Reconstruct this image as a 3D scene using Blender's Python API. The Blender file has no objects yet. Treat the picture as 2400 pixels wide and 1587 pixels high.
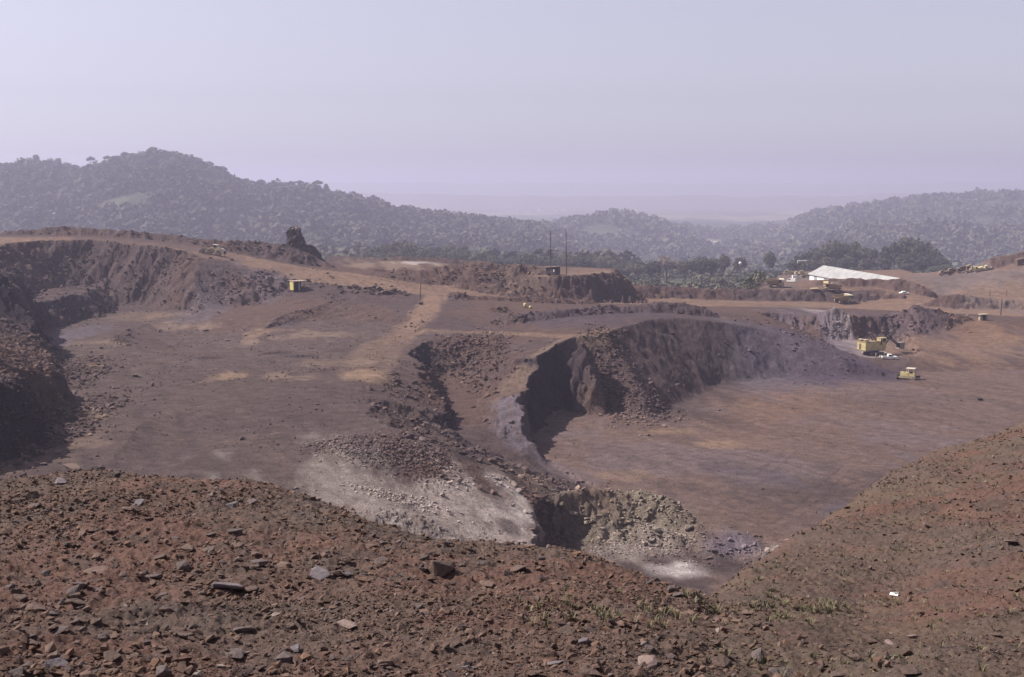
import bpy, math, random, time
import numpy as np
from mathutils import Vector, Matrix
T0 = time.time()
RNG = np.random.default_rng(11)
random.seed(5)
scn = bpy.context.scene
COL = scn.collection

# ------------------------------------------------------------------ camera model (eye at the origin, looking along +Y)
F, CX, CY, HOR = 3000.0, 1200.0, 793.5, 425.0
PITCH = math.atan((CY - HOR) / F)
cp, sp = math.cos(PITCH), math.sin(PITCH)

def rayd(px, py):
    """direction through a point of the photograph, scaled to one metre of forward distance"""
    u = (px - CX) / F
    v = (CY - py) / F
    dy = cp + v * sp
    dz = -sp + v * cp
    return u / dy, dz / dy

def at(px, py, Y):
    a, b = rayd(px, py)
    return (a * Y, Y, b * Y)

def atz(px, py, z):
    a, b = rayd(px, py)
    return (a * z / b, z / b, z)

cam_d = bpy.data.cameras.new('camera')
cam = bpy.data.objects.new('camera', cam_d)
COL.objects.link(cam)
cam_d.sensor_width = 36.0
cam_d.lens = 36.0 * F / 2400.0
cam_d.clip_start = 0.2
cam_d.clip_end = 60000
cam.rotation_euler = (math.pi / 2 - PITCH, 0, 0)
scn.camera = cam

# ------------------------------------------------------------------ noise
def _table(seed):
    return np.random.default_rng(seed).random((256, 256)).astype(np.float32)
_TABS = {}
def vnoise(x, y, seed=0):
    if seed not in _TABS:
        _TABS[seed] = _table(1000 + seed)
    t = _TABS[seed]
    x = np.asarray(x, dtype=np.float32); y = np.asarray(y, dtype=np.float32)
    xf = np.floor(x); yf = np.floor(y)
    xi = xf.astype(np.int32) & 255; yi = yf.astype(np.int32) & 255
    fx = x - xf; fy = y - yf
    fx = fx * fx * (3 - 2 * fx); fy = fy * fy * (3 - 2 * fy)
    x1 = (xi + 1) & 255; y1 = (yi + 1) & 255
    a = t[yi, xi]; b = t[yi, x1]; c = t[y1, xi]; d = t[y1, x1]
    return a + (b - a) * fx + (c - a) * fy + (a - b - c + d) * fx * fy

def fbm(x, y, seed=0, octs=4, gain=0.5):
    """0..1, mean 0.5"""
    s = 0; amp = 1; tot = 0
    for o in range(octs):
        s = s + amp * vnoise(x * 2 ** o + 17.3 * o, y * 2 ** o - 9.1 * o, seed + o)
        tot += amp; amp *= gain
    return s / tot

def ridged(x, y, seed=0, octs=3):
    s = 0; amp = 1; tot = 0
    for o in range(octs):
        s = s + amp * (1 - np.abs(2 * vnoise(x * 2 ** o + 5.7 * o, y * 2 ** o + 3.3 * o, seed + o) - 1))
        tot += amp; amp *= 0.5
    return s / tot

def sstep(a, b, x):
    t = np.clip((x - a) / (b - a), 0, 1)
    return t * t * (3 - 2 * t)

def pchip(xk, yk, x):
    """monotone cubic through (xk, yk)"""
    xk = np.asarray(xk, float); yk = np.asarray(yk, float)
    h = np.diff(xk); dl = np.diff(yk) / h
    m = np.zeros_like(yk)
    for i in range(1, len(xk) - 1):
        if dl[i - 1] * dl[i] > 0:
            w1 = 2 * h[i] + h[i - 1]; w2 = h[i] + 2 * h[i - 1]
            m[i] = (w1 + w2) / (w1 / dl[i - 1] + w2 / dl[i])
    m[0] = dl[0]; m[-1] = dl[-1]
    x = np.clip(x, xk[0], xk[-1])
    i = np.clip(np.searchsorted(xk, x) - 1, 0, len(h) - 1)
    t = (x - xk[i]) / h[i]
    return ((1 + 2 * t) * (1 - t) ** 2 * yk[i] + t * (1 - t) ** 2 * h[i] * m[i]
            + t * t * (3 - 2 * t) * yk[i + 1] + t * t * (t - 1) * h[i] * m[i + 1])

# ------------------------------------------------------------------ objects and tags
def tag(o, label=None, cat=None, group=None, kind=None):
    if label: o['label'] = label
    if cat: o['category'] = cat
    if group: o['group'] = group
    if kind: o['kind'] = kind
    return o

def empty(name, loc=(0, 0, 0), rz=0.0, label=None, cat=None, group=None, rot=None, sc=1.0):
    o = bpy.data.objects.new(name, None)
    COL.objects.link(o)
    o.location = loc
    o.rotation_euler = rot if rot else (0, 0, rz)
    o.scale = (sc, sc, sc)
    o.empty_display_size = 0.5
    return tag(o, label, cat, group)

def copy_tree(o, parent=None):
    c = o.copy(); COL.objects.link(c)
    if parent is not None: c.parent = parent
    for ch in list(o.children):
        copy_tree(ch, c)
    return c

def np_mesh(name, V, faces, col=None, smooth=True):
    """V (n,3); faces (m,3) or (m,4); col (n,3) linear colours"""
    V = np.ascontiguousarray(V, dtype=np.float32)
    faces = np.ascontiguousarray(faces, dtype=np.int32)
    me = bpy.data.meshes.new(name)
    k = faces.shape[1]; m = len(faces)
    me.vertices.add(len(V)); me.vertices.foreach_set('co', V.ravel())
    me.loops.add(m * k); me.loops.foreach_set('vertex_index', faces.ravel())
    me.polygons.add(m)
    me.polygons.foreach_set('loop_start', np.arange(0, m * k, k, dtype=np.int32))
    me.polygons.foreach_set('use_smooth', np.full(m, smooth, dtype=bool))
    me.update(calc_edges=True)
    if col is not None:
        a = me.color_attributes.new('Col', 'FLOAT_COLOR', 'POINT')
        c4 = np.ones((len(V), 4), dtype=np.float32); c4[:, :3] = col
        a.data.foreach_set('color', c4.ravel())
    return me

def link(name, me, mat=None, parent=None, loc=(0, 0, 0)):
    o = bpy.data.objects.new(name, me)
    COL.objects.link(o)
    if mat is not None:
        me.materials.clear(); me.materials.append(mat)
    o.location = loc
    if parent is not None: o.parent = parent
    return o

class MB:
    """collects boxes, prisms, tubes and turned shapes and links them as one mesh"""
    def __init__(s): s.v = []; s.f = []; s.sm = []
    def add(s, vs, fs, smooth=False):
        b = len(s.v); s.v += [tuple(p) for p in vs]
        for f in fs: s.f.append(tuple(i + b for i in f)); s.sm.append(smooth)
        return s
    def box(s, c, d, rz=0.0, ry=0.0, rx=0.0, top=(1, 1)):
        M = Matrix.Translation(c) @ Matrix.Rotation(rz, 4, 'Z') @ Matrix.Rotation(ry, 4, 'Y') @ Matrix.Rotation(rx, 4, 'X')
        hx, hy, hz = d[0] / 2, d[1] / 2, d[2] / 2
        P = []
        for z in (-hz, hz):
            t = top if z > 0 else (1, 1)
            P += [(-hx * t[0], -hy * t[1], z), (hx * t[0], -hy * t[1], z), (hx * t[0], hy * t[1], z), (-hx * t[0], hy * t[1], z)]
        P = [M @ Vector(p) for p in P]
        return s.add(P, [(0, 3, 2, 1), (4, 5, 6, 7), (0, 1, 5, 4), (1, 2, 6, 5), (2, 3, 7, 6), (3, 0, 4, 7)])
    def prism(s, prof, y0, y1):
        """side profile of (x, z), drawn anticlockwise seen from -y, stretched from y0 to y1"""
        n = len(prof)
        P = [(x, y0, z) for x, z in prof] + [(x, y1, z) for x, z in prof]
        fs = [tuple(range(n)), tuple(range(2 * n - 1, n - 1, -1))]
        fs += [(i, i + n, (i + 1) % n + n, (i + 1) % n) for i in range(n)]
        return s.add(P, fs)
    def tube(s, p0, p1, r0, r1=None, n=10):
        r1 = r0 if r1 is None else r1
        p0 = Vector(p0); p1 = Vector(p1); d = (p1 - p0).normalized()
        a = d.orthogonal().normalized(); b = d.cross(a)
        P = []
        for p, r in ((p0, r0), (p1, r1)):
            P += [p + (a * math.cos(2 * math.pi * i / n) + b * math.sin(2 * math.pi * i / n)) * r for i in range(n)]
        s.add(P, [(i, (i + 1) % n, (i + 1) % n + n, i + n) for i in range(n)], True)
        return s.add(P, [tuple(range(n - 1, -1, -1)), tuple(range(n, 2 * n))])
    def lathe(s, prof, c, axis='y', n=24):
        """prof: (radius, offset along the axis)"""
        P = []; c = Vector(c)
        for r, h in prof:
            for i in range(n):
                t = 2 * math.pi * i / n; q = (r * math.cos(t), r * math.sin(t))
                P.append(c + (Vector((q[0], h, q[1])) if axis == 'y' else Vector((q[0], q[1], h)) if axis == 'z' else Vector((h, q[0], q[1]))))
        fs = []
        for j in range(len(prof) - 1):
            fs += [(j * n + i, j * n + (i + 1) % n, (j + 1) * n + (i + 1) % n, (j + 1) * n + i) for i in range(n)]
        return s.add(P, fs, True)
    def build(s, name, mat, parent=None, loc=(0, 0, 0)):
        me = bpy.data.meshes.new(name)
        me.from_pydata(s.v, [], s.f)
        me.polygons.foreach_set('use_smooth', s.sm)
        me.update()
        import bmesh
        bm = bmesh.new(); bm.from_mesh(me)
        bmesh.ops.recalc_face_normals(bm, faces=bm.faces)
        bm.to_mesh(me); bm.free()
        return link(name, me, mat, parent, loc)

# ------------------------------------------------------------------ materials
def new_mat(name):
    m = bpy.data.materials.new(name); m.use_nodes = True
    nt = m.node_tree; b = nt.nodes['Principled BSDF']
    b.inputs['Specular IOR Level'].default_value = 0.2
    return m, nt, b

def nn(nt, t, **kw):
    n = nt.nodes.new(t)
    for k, v in kw.items(): setattr(n, k, v)
    return n

def soil_mat(name, scales=((0.35, .30), (2.2, .30), (9.0, .35)), bump=((1.3, .5), (6.0, .25)), rough=0.95, streak=None):
    """soil coloured by the vertex colours of what lies there, broken up by noise, with bump"""
    m, nt, b = new_mat(name); L = nt.links
    va = nn(nt, 'ShaderNodeVertexColor', layer_name='Col')
    tc = nn(nt, 'ShaderNodeNewGeometry')
    cur = va.outputs['Color']
    for sc, am in scales:
        n = nn(nt, 'ShaderNodeTexNoise'); n.inputs['Scale'].default_value = sc; n.inputs['Detail'].default_value = 5
        n.inputs['Roughness'].default_value = 0.65
        L.new(tc.outputs['Position'], n.inputs['Vector'])
        mr = nn(nt, 'ShaderNodeMapRange'); mr.inputs['From Min'].default_value = .3; mr.inputs['From Max'].default_value = .7
        mr.inputs['To Min'].default_value = 1 - am; mr.inputs['To Max'].default_value = 1 + am
        L.new(n.outputs['Fac'], mr.inputs['Value'])
        mx = nn(nt, 'ShaderNodeMix', data_type='RGBA', blend_type='MULTIPLY'); mx.inputs[0].default_value = 1
        L.new(cur, mx.inputs[6]); L.new(mr.outputs[0], mx.inputs[7])
        cur = mx.outputs[2]
    L.new(cur, b.inputs['Base Color'])
    b.inputs['Roughness'].default_value = rough
    b.inputs['Specular IOR Level'].default_value = 0.1
    prev = None
    for sc, st in bump:
        n = nn(nt, 'ShaderNodeTexNoise'); n.inputs['Scale'].default_value = sc; n.inputs['Detail'].default_value = 6
        n.inputs['Roughness'].default_value = 0.7
        L.new(tc.outputs['Position'], n.inputs['Vector'])
        bp = nn(nt, 'ShaderNodeBump'); bp.inputs['Strength'].default_value = 1.0; bp.inputs['Distance'].default_value = st
        L.new(n.outputs['Fac'], bp.inputs['Height'])
        if prev: L.new(prev, bp.inputs['Normal'])
        prev = bp.outputs['Normal']
    if prev: L.new(prev, b.inputs['Normal'])
    return m

def plain_mat(name, col, rough=0.7, var=0.25, scale=1.5, dust=None, dustc=(.22, .16, .13), metal=0.0, bump=0.0, rnd=0.0):
    """painted or natural surface with noise in its colour, settled dust and a difference from one object to the next"""
    m, nt, b = new_mat(name); L = nt.links
    tc = nn(nt, 'ShaderNodeTexCoord')
    n = nn(nt, 'ShaderNodeTexNoise'); n.inputs['Scale'].default_value = scale; n.inputs['Detail'].default_value = 6
    n.inputs['Roughness'].default_value = .65
    L.new(tc.outputs['Object'], n.inputs['Vector'])
    mr = nn(nt, 'ShaderNodeMapRange'); mr.inputs['From Min'].default_value = .3; mr.inputs['From Max'].default_value = .7
    mr.inputs['To Min'].default_value = 1 - var; mr.inputs['To Max'].default_value = 1 + var
    L.new(n.outputs['Fac'], mr.inputs['Value'])
    mx = nn(nt, 'ShaderNodeMix', data_type='RGBA', blend_type='MULTIPLY'); mx.inputs[0].default_value = 1
    mx.inputs[6].default_value = (*col, 1)
    L.new(mr.outputs[0], mx.inputs[7])
    cur = mx.outputs[2]
    if rnd:
        oi = nn(nt, 'ShaderNodeObjectInfo')
        r2 = nn(nt, 'ShaderNodeMapRange'); r2.inputs['To Min'].default_value = 1 - rnd; r2.inputs['To Max'].default_value = 1 + rnd
        L.new(oi.outputs['Random'], r2.inputs['Value'])
        m2 = nn(nt, 'ShaderNodeMix', data_type='RGBA', blend_type='MULTIPLY'); m2.inputs[0].default_value = 1
        L.new(cur, m2.inputs[6]); L.new(r2.outputs[0], m2.inputs[7]); cur = m2.outputs[2]
    if dust:
        n2 = nn(nt, 'ShaderNodeTexNoise'); n2.inputs['Scale'].default_value = scale * .6; n2.inputs['Detail'].default_value = 8
        L.new(tc.outputs['Object'], n2.inputs['Vector'])
        m3 = nn(nt, 'ShaderNodeMapRange'); m3.inputs['From Min'].default_value = .35; m3.inputs['From Max'].default_value = .7
        m3.inputs['To Min'].default_value = dust * .4; m3.inputs['To Max'].default_value = min(1, dust * 1.5)
        L.new(n2.outputs['Fac'], m3.inputs['Value'])
        m4 = nn(nt, 'ShaderNodeMix', data_type='RGBA'); L.new(m3.outputs[0], m4.inputs[0])
        L.new(cur, m4.inputs[6]); m4.inputs[7].default_value = (*dustc, 1); cur = m4.outputs[2]
    L.new(cur, b.inputs['Base Color'])
    b.inputs['Roughness'].default_value = rough
    b.inputs['Metallic'].default_value = metal
    if bump:
        bp = nn(nt, 'ShaderNodeBump'); bp.inputs['Distance'].default_value = bump
        L.new(n.outputs['Fac'], bp.inputs['Height']); L.new(bp.outputs['Normal'], b.inputs['Normal'])
    return m
# ================================================================== THE MINE: one height field, cut and heaped
def world(pts):
    return np.array([at(*p) for p in pts])

# levels of the roads, benches and rims: (column, row, metres away)
U_PTS = [
 # near edge of the haul road
 (-500,570,470),(-300,570,470),(-100,572,470),(100,574,472),(300,581,473),(430,593,472),(500,607,472),(600,633,470),(700,656,467),(850,675,466),
 (1000,690,468),(1200,702,480),(1400,710,500),(1600,716,520),(1800,719,535),(2000,723,545),(2200,732,535),(2400,742,520),(2650,748,510),
 # far edge
 (-500,556,500),(-300,556,500),(0,557,500),(150,557,500),(300,563,500),(400,572,500),(500,585,499),(600,605,495),(700,624,492),(850,645,490),(1000,670,490),
 (1200,683,505),(1400,692,525),(1600,701,545),(1800,706,560),(2000,709,572),(2200,702,590),(2400,705,575),(2650,710,565),
 # middle of the road
 (0,563.5,486),(100,565,486),(300,573,486),(430,584,486),(500,597,485),(560,609,483),(600,619,482),(700,640,480),(850,660,479),(1000,681,479),(470,598,476),(540,616,474),
 # yard and right-hand hill
 (1810,674,600),(1945,684,590),(1800,661,700),(1850,642,760),(1770,634,800),(1930,655,690),(2110,666,615),(2210,645,640),(2300,637,650),
 (2400,614,640),(2600,590,640),(2400,660,600),(2250,682,590),(2600,660,600),(2150,690,585),(1950,624,830),(2110,622,840),(2250,628,800),(1780,622,850),(1700,690,580),
 # plateau behind the road
 (800,615,530),(900,614,535),(1000,616,535),(950,626,512),(760,622,520),(1120,640,520),
 # middle bench
 (1050,706,452),(1180,712,448),(1240,718,440),(1100,758,397),(1200,775,375),(1100,778,380),(1350,780,360),(1300,750,392),(1450,745,392),(1500,770,362),(1600,758,378),
 (1700,742,432),(1750,764,409),(1780,737,470),(1850,788,413),(1950,829,402),(2040,856,402),
 # spur
 (1365,798,338),(1285,838,319),(1275,893,302),(1200,905,302),(1150,880,322),(1225,948,279),(1170,990,283),(1236,1045,272),(1290,1085,268),(1330,830,330),
 # slope between the left floor and the road
 (600,700,455),(700,690,452),(700,745,400),(850,705,445),(980,718,440),(900,745,395),(560,735,425),(980,790,367),(480,690,452),
 # high ground at the left
 (-60,600,420),(-40,628,330),(-10,821,250),(-10,735,320),(-10,940,195),(-60,620,380),(-250,760,250),(-200,680,320),(-250,900,195),(-330,640,340),(-360,650,260),(-260,760,220),(-300,900,180),
 # shelf in front
 (0,1130,192),(400,1140,188),(700,1185,184),(1385,1150,243),
 # right, behind the right floor
 (2150,800,455),(2250,790,465),(2400,790,460),(2300,757,485),(2150,757,490),(2400,830,435),(2300,850,420),(2650,800,450),(2080,740,505),(1900,735,500),
 (2300,950,345),(2300,1150,248),(2000,1250,218),(1750,1300,206),(2600,1000,312),(2600,1200,232),
]
_P = np.vstack([world(U_PTS), [atz(px, py, -44.8) for px, py in [(250,800),(330,760),(450,850),(250,900),(300,1000),(250,1060),(450,950),(600,850),(600,950),(500,1060),(700,1020),(700,900),(800,850),(800,950),(880,880),(930,850),(900,980),(990,960),(780,1070),(600,1110),(400,1110),(880,1040)]], [atz(*p) for p in [(700,1135,-45.6),(850,1130,-46.6),(900,1200,-48),(1000,1120,-48.2),(1000,1262,-50.5),(1100,1110,-49.8),(1100,1200,-51.2),(1100,1290,-52.5),(1180,1110,-51.8),(1200,1200,-53.2),(1240,1290,-54.8),(1250,1132,-54.8),(1300,1170,-56.2)]], [(-110,80,-44),(-60,80,-46),(-20,80,-47.5),(12,80,-53),(40,80,-59),(100,80,-60),(-70,115,-45.5),(-25,115,-47),(8,115,-52),(35,115,-59),(90,115,-60)]])
def tps_fit(P, reg=2e-3):
    s = 100.0
    X = P[:, :2] / s; n = len(X)
    d2 = ((X[:, None] - X[None]) ** 2).sum(2)
    K = np.where(d2 > 0, .5 * d2 * np.log(d2 + 1e-20), 0) + reg * np.eye(n)
    A = np.zeros((n + 3, n + 3)); A[:n, :n] = K; A[:n, n] = 1; A[:n, n + 1:] = X; A[n, :n] = 1; A[n + 1:, :n] = X.T
    w = np.linalg.solve(A, np.concatenate([P[:, 2], [0, 0, 0]]))
    def ev(x, y):
        x = x.ravel() / s; y = y.ravel() / s; out = np.empty(len(x))
        for i in range(0, len(x), 60000):
            a = x[i:i + 60000]; b = y[i:i + 60000]
            d = (a[:, None] - X[None, :, 0]) ** 2 + (b[:, None] - X[None, :, 1]) ** 2
            out[i:i + 60000] = (.5 * d * np.log(d + 1e-20)) @ w[:n] + w[n] + a * w[n + 1] + b * w[n + 2]
        return out
    return ev
U_EV = tps_fit(_P)

NQ, NY = 1400, 1180
Q = np.linspace(-.475, .475, NQ)
YS = np.exp(np.linspace(math.log(68.0), math.log(860.0), NY))
GX = (Q[None, :] * YS[:, None]); GY = np.repeat(YS[:, None], NQ, 1)
SH = GX.shape
X = GX.ravel(); Y = GY.ravel()
PXC = CX + F * (X / Y) * (cp + sp * .12)           # column, good enough for broad masks
Zu = U_EV(X, Y)

def poly_dist(x, y, P):
    """distance outside a polygon (0 inside)"""
    P = np.asarray(P)[:, :2]; n = len(P)
    d = np.full(x.shape, 1e9); ins = np.zeros(x.shape, bool)
    for i in range(n):
        a = P[i]; b = P[(i + 1) % n]
        ex, ey = b - a; wx = x - a[0]; wy = y - a[1]
        t = np.clip((wx * ex + wy * ey) / (ex * ex + ey * ey), 0, 1)
        d = np.minimum(d, (wx - ex * t) ** 2 + (wy - ey * t) ** 2)
        c = ((a[1] > y) != (b[1] > y)) & (x < (b[0] - a[0]) * (y - a[1]) / (b[1] - a[1] + 1e-12) + a[0])
        ins ^= c
    d = np.sqrt(d); 
    return np.where(ins, 0, d), np.where(ins, d, 0)

def line_near(x, y, P):
    """distance to a polyline, height along it, side of it (left of the direction of travel > 0)"""
    P = np.asarray(P, float)
    d = np.full(x.shape, 1e9); zc = np.zeros(x.shape); sd = np.zeros(x.shape)
    for i in range(len(P) - 1):
        a = P[i]; b = P[i + 1]; ex, ey = b[:2] - a[:2]
        wx = x - a[0]; wy = y - a[1]
        t = np.clip((wx * ex + wy * ey) / (ex * ex + ey * ey), 0, 1)
        dd = np.hypot(wx - ex * t, wy - ey * t)
        k = dd < d
        d = np.where(k, dd, d); zc = np.where(k, a[2] + (b[2] - a[2]) * t, zc); sd = np.where(k, ex * wy - ey * wx, sd)
    return d, zc, sd

# noise shared by all the edges
W1 = (fbm(X / 11, Y / 11, 1, 4) - .5)
W2 = (fbm(X / 3.2, Y / 3.2, 7, 4) - .5)
W3 = (ridged(X / 2.6, Y / 8, 13, 3) - .5)       # gullies that run down faces turned to the camera
WG = (ridged((X - .38 * Y) / 4.2, Y / 22, 23, 3) - .45) + .55 * (ridged((X - .3 * Y) / 1.7, Y / 14, 29, 2) - .5)
Z = Zu.copy()
Z += .35 * W1 + .12 * W2

def mound(pts, slope=.62, zadd=0.0, rough=1.0, base=None):
    """a heap or windrow at its angle of repose along a crest line"""
    global Z
    P = world(pts); P[:, 2] += zadd
    x0, y0 = P[:, 0].min() - 45, P[:, 1].min() - 45; x1, y1 = P[:, 0].max() + 45, P[:, 1].max() + 45
    k = np.where((X > x0) & (X < x1) & (Y > y0) & (Y < y1))[0]
    d, zc, _ = line_near(X[k] + 3 * W1[k], Y[k] + 3 * W2[k], P)
    top = zc + rough * (1.6 * W1[k] + 1.0 * W2[k])
    h = top - slope * (np.sqrt(d * d + 1.2) - 1.1)
    Z[k] = np.maximum(Z[k], h + .5 * rough * W2[k])

def cut(P, floor, slope, gully=1.0, fill=1.0, warp=1.0, lim=60, raise_=True, skew=False):
    """a flat floor with walls rising around it"""
    global Z
    P = np.array([atz(px, py, floor) for px, py in P])
    x0, y0 = P[:, 0].min() - lim, P[:, 1].min() - lim; x1, y1 = P[:, 0].max() + lim, P[:, 1].max() + lim
    k = np.where((X > x0) & (X < x1) & (Y > y0) & (Y < y1))[0]
    xw = X[k] + warp * (7 * W1[k] + 3 * W2[k]); yw = Y[k] + warp * (6 * (fbm(X[k] / 10 + 40, Y[k] / 10, 3, 3) - .5))
    d, di = poly_dist(xw, yw, P)
    g = WG[k] if skew else W3[k]
    dd = np.maximum(0, d - gully * (2.6 * g + 1.2 * W2[k]) * np.clip(d / 3.0, 0, 1))
    fl = floor + .25 * W1[k] + .08 * W2[k]
    s = slope(X[k], Y[k]) if callable(slope) else slope
    wall = fl + s * np.where(dd < 3, dd * dd / 6 , dd - 1.5) * 1.0
    lo = fl - fill * d
    Z[k] = np.minimum(np.maximum(Z[k], lo) if raise_ else Z[k], wall)
    return k, d

# flat-topped block behind the road, with the hut on it
Pl = np.array([atz(px, py, -37.0) for px, py in [(1190,642),(1290,648),(1360,645),(1436,640),(1444,630),(1300,623),(1180,623)]])
d, _ = poly_dist(X + 5 * W2, Y + 5 * W1, Pl)
Z = np.maximum(Z, np.where(d < 40, -37.0 + .5 * W1 - (1.25 + 1.2 * W2) * d, -999))

FAR_BERM = [(-400,548,520),(-200,547,520),(0,543,520),(60,540,520),(150,531,520),(200,535,520),(300,541,520),(400,548,518),(470,561,515),(520,564,512),(560,561,515),(620,568,515),(660,572,512),(700,582,509),(735,600,507),(758,614,506)]
mound(FAR_BERM, .6)
mound([(770,607,540),(900,603,545),(1000,604,550),(1080,607,550),(1150,615,545)], .5)
mound([(850,637,500),(900,631,505),(960,634,505),(1000,627,508),(1060,619,510),(1150,617,512),(1250,624,515)], .5)
mound([(1440,667,540),(1500,669,545),(1600,675,558),(1700,677,566),(1800,679,572),(1900,680,577),(2060,683,582),(2110,691,578)], .6, .4, rough=1.0)
mound([(590,645,467),(640,655,467),(760,668,466),(850,676,465),(940,688,464)], .5, .7, rough=1.3)
mound([(60,572,468),(200,574,470),(320,582,470)], .5, .2)
mound([(1068,688,462),(1130,691,465),(1200,694,470),(1300,699,480),(1380,703,490)], .6)
mound([(1168,718,425),(1180,720,424)], .62)
mound([(2190,700,560),(2215,690,560),(2240,690,560),(2262,692,560),(2330,701,560),(2400,704,560),(2600,704,555)], .6)
mound([(1915,660,612),(1960,651,612),(2020,653,612),(2080,655,610),(2112,652,604),(2145,664,598)], .6)
mound([(1790,688,580),(1880,676,592)], .5, -.8)
mound([(2330,603,655),(2360,597,655),(2400,590,655),(2500,585,650)], .5)
mound([(1192,736,394),(1300,728,400),(1400,721,408),(1480,713,416),(1540,707,421),(1600,708,424),(1640,717,426)], .66, rough=1.1)
mound([(1812,737,470),(1850,728,473),(1878,713,478),(1900,722,480),(1930,718,482),(1962,717,484),(1990,726,482),(2012,736,478)], .7, rough=1.3)
mound([(2026,734,478),(2060,721,482),(2110,711,485),(2150,716,487),(2200,727,490),(2262,744,493)], .6, rough=1.2)
mound([(610,758,402),(680,748,405),(710,752,404)], .35)
mound([(470,715,448),(540,745,420)], .5)

# valley side beyond the far edge of everything
EDGE_PX = [-900, 700, 758, 770, 1150, 1200, 1440, 1460, 1745, 1855, 2120, 2150, 2330, 3300]
EDGE_Y  = [ 528, 528, 522, 556,  560,  572,  560,  566,  584,  790,  770,  690,  672,  672]
ye = np.interp(PXC, EDGE_PX, EDGE_Y) + 8 * W1 + 4 * W2
over = np.maximum(0, Y - ye)
Z = np.where(over > 0, np.minimum(Z, Z * 0 + np.interp(over, [0, 6, 400], [0, -4, -270]) + Z), Z)

# ---- the left pit
L_POLY = [(170,714),(300,718),(420,730),(505,770),(620,769),(720,757),(800,748),(900,762),(990,800),(960,890),(1040,930),(1080,985),(1020,1040),(850,1110),(700,1160),(300,1150),(-120,1130),(60,1085),(125,1050),(165,1000),(178,940),(165,880),(135,830),(118,775)]
def l_slope(x, y):
    return np.where((x < -60) & (y < 400), 1.5 + .8 * (fbm(x / 20, y / 20, 31, 3)), 1.05 - .62 * sstep(-128, -82, x) - .27 * sstep(-82, -60, x))
kL, dL = cut(L_POLY, -45.0, l_slope, gully=1.0, fill=9.0, skew=True, raise_=False)
# high broken ground of the left wall (mostly outside the frame) and the lit ledge in it
mound([(-330,560,330),(-300,560,420)], 1.2, rough=2.0)
mound([(-120,680,330),(-60,650,390),(-30,620,430)], 1.5, rough=2.5)
mound([(-200,700,285),(-130,690,310)], 1.4, rough=3)
mound([(15,782,316),(70,800,312)], .95, rough=2.0)
led = np.array([atz(px, py, -37.5) for px, py in [(60,698),(110,676),(225,664),(228,676),(150,696),(95,708)]])
dl, _ = poly_dist(X + 3 * W2, Y + 3 * W1, led)
Z = np.where(dl < 30, np.maximum(Z, -37.8 + 1.6 * W2 + 1.5 * W1 - (1.15 + 1.6 * W2) * dl), Z)
# ---- hollow and gully between the left floor and the spur
G = np.array([atz(1058,885,-53.2), atz(1084,960,-53.8), atz(1132,1020,-55.4), atz(1225,1078,-58.4), atz(1330,1122,-60.0)])
dg, zg, sg = line_near(X + 5 * W1 + 2.5 * W2, Y + 4 * W2, G)
west = sg < 0
dd = np.maximum(0, dg - np.where(west, 3.5, 2.5) - 2.0 * W3 * np.clip(dg / 4, 0, 1))
north = sstep(322, 342, Y) * sstep(-34, -22, X)
slp = np.where(west, 1.5 - .9 * north - 1.1 * sstep(292, 272, Y), .29 + .31 * north)
Z = np.minimum(Z, zg + slp * dd + .3 * W2)
# ---- the right pit
R_POLY = [(1300,1092),(1248,1062),(1268,1020),(1288,985),(1305,968),(1355,966),(1440,970),(1520,985),(1600,950),(1700,905),(1850,882),(2000,886),(2085,884),(2160,872),(2330,868),(2700,868),(2900,1100),(2900,1640),
          (1690,1640),(1690,1330),(1668,1275),(1625,1235),(1560,1195),(1500,1165),(1430,1150)]
def r_slope(x, y):
    px = CX + F * x / y * .99
    s = np.interp(px, [1200, 1285, 1304, 1345, 1400, 1440, 1500, 1700, 2000, 2100, 2150], [3.2, 3.0, 1.6, 1.05, .85, .8, .82, .8, .62, .35, .1])
    return np.where(y < 262, .5 + 1.5 * sstep(255, 235, y), s)
kR, dR = cut(R_POLY, -60.0, r_slope, gully=.25, fill=.8, warp=.55)
mound([(1366,806,338),(1380,850,334),(1392,900,330),(1402,945,328)], 2.2, rough=2.2)
# ---- the shovel's cut
S_POLY = [(1842,792),(1900,797),(1962,801),(2040,797),(2080,792),(2120,810),(2140,835),(2110,862),(2060,858),(1990,842),(1930,825),(1880,812)]
kS, dS = cut(S_POLY, -59.0, 1.05, gully=1.3, fill=.5, warp=.8, lim=40)
# ---- the small pit in front with the pale walls
H_POLY = [(1308,1292),(1322,1266),(1360,1262),(1450,1268),(1540,1285),(1620,1310),(1680,1325),(1770,1330),(1820,1400),(1700,1560),(1400,1500),(1310,1400)]
def h_slope(x, y):
    px = CX + F * x / y * .99
    return np.interp(px, [1290, 1330, 1600, 1660, 1720], [3.4, 1.3, .95, .5, .3])
kH, dH = cut(H_POLY, -62.5, h_slope, gully=.8, fill=1, warp=.35, lim=40)
mound([(1325,1160,223),(1370,1148,226.5),(1440,1147,227.5),(1500,1150,227.5),(1560,1168,225.5),(1610,1210,221),(1650,1246,217)], .9, rough=.9)
k2 = kH; 
P_ = np.array([atz(px, py, -62.5) for px, py in H_POLY])
d_, _ = poly_dist(X[kH] + 3 * W1[kH], Y[kH] + 3 * W2[kH], P_)
Z[kH] = np.minimum(Z[kH], -62.5 + h_slope(X[kH], Y[kH]) * 1.25 * np.maximum(0, d_ - 1.6 * W3[kH]) + .4 * W2[kH])
mound([(1800,1290,206),(1835,1283,206)], .62)
mound([(1745,1262,214),(1700,1262,214)], .5)
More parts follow.
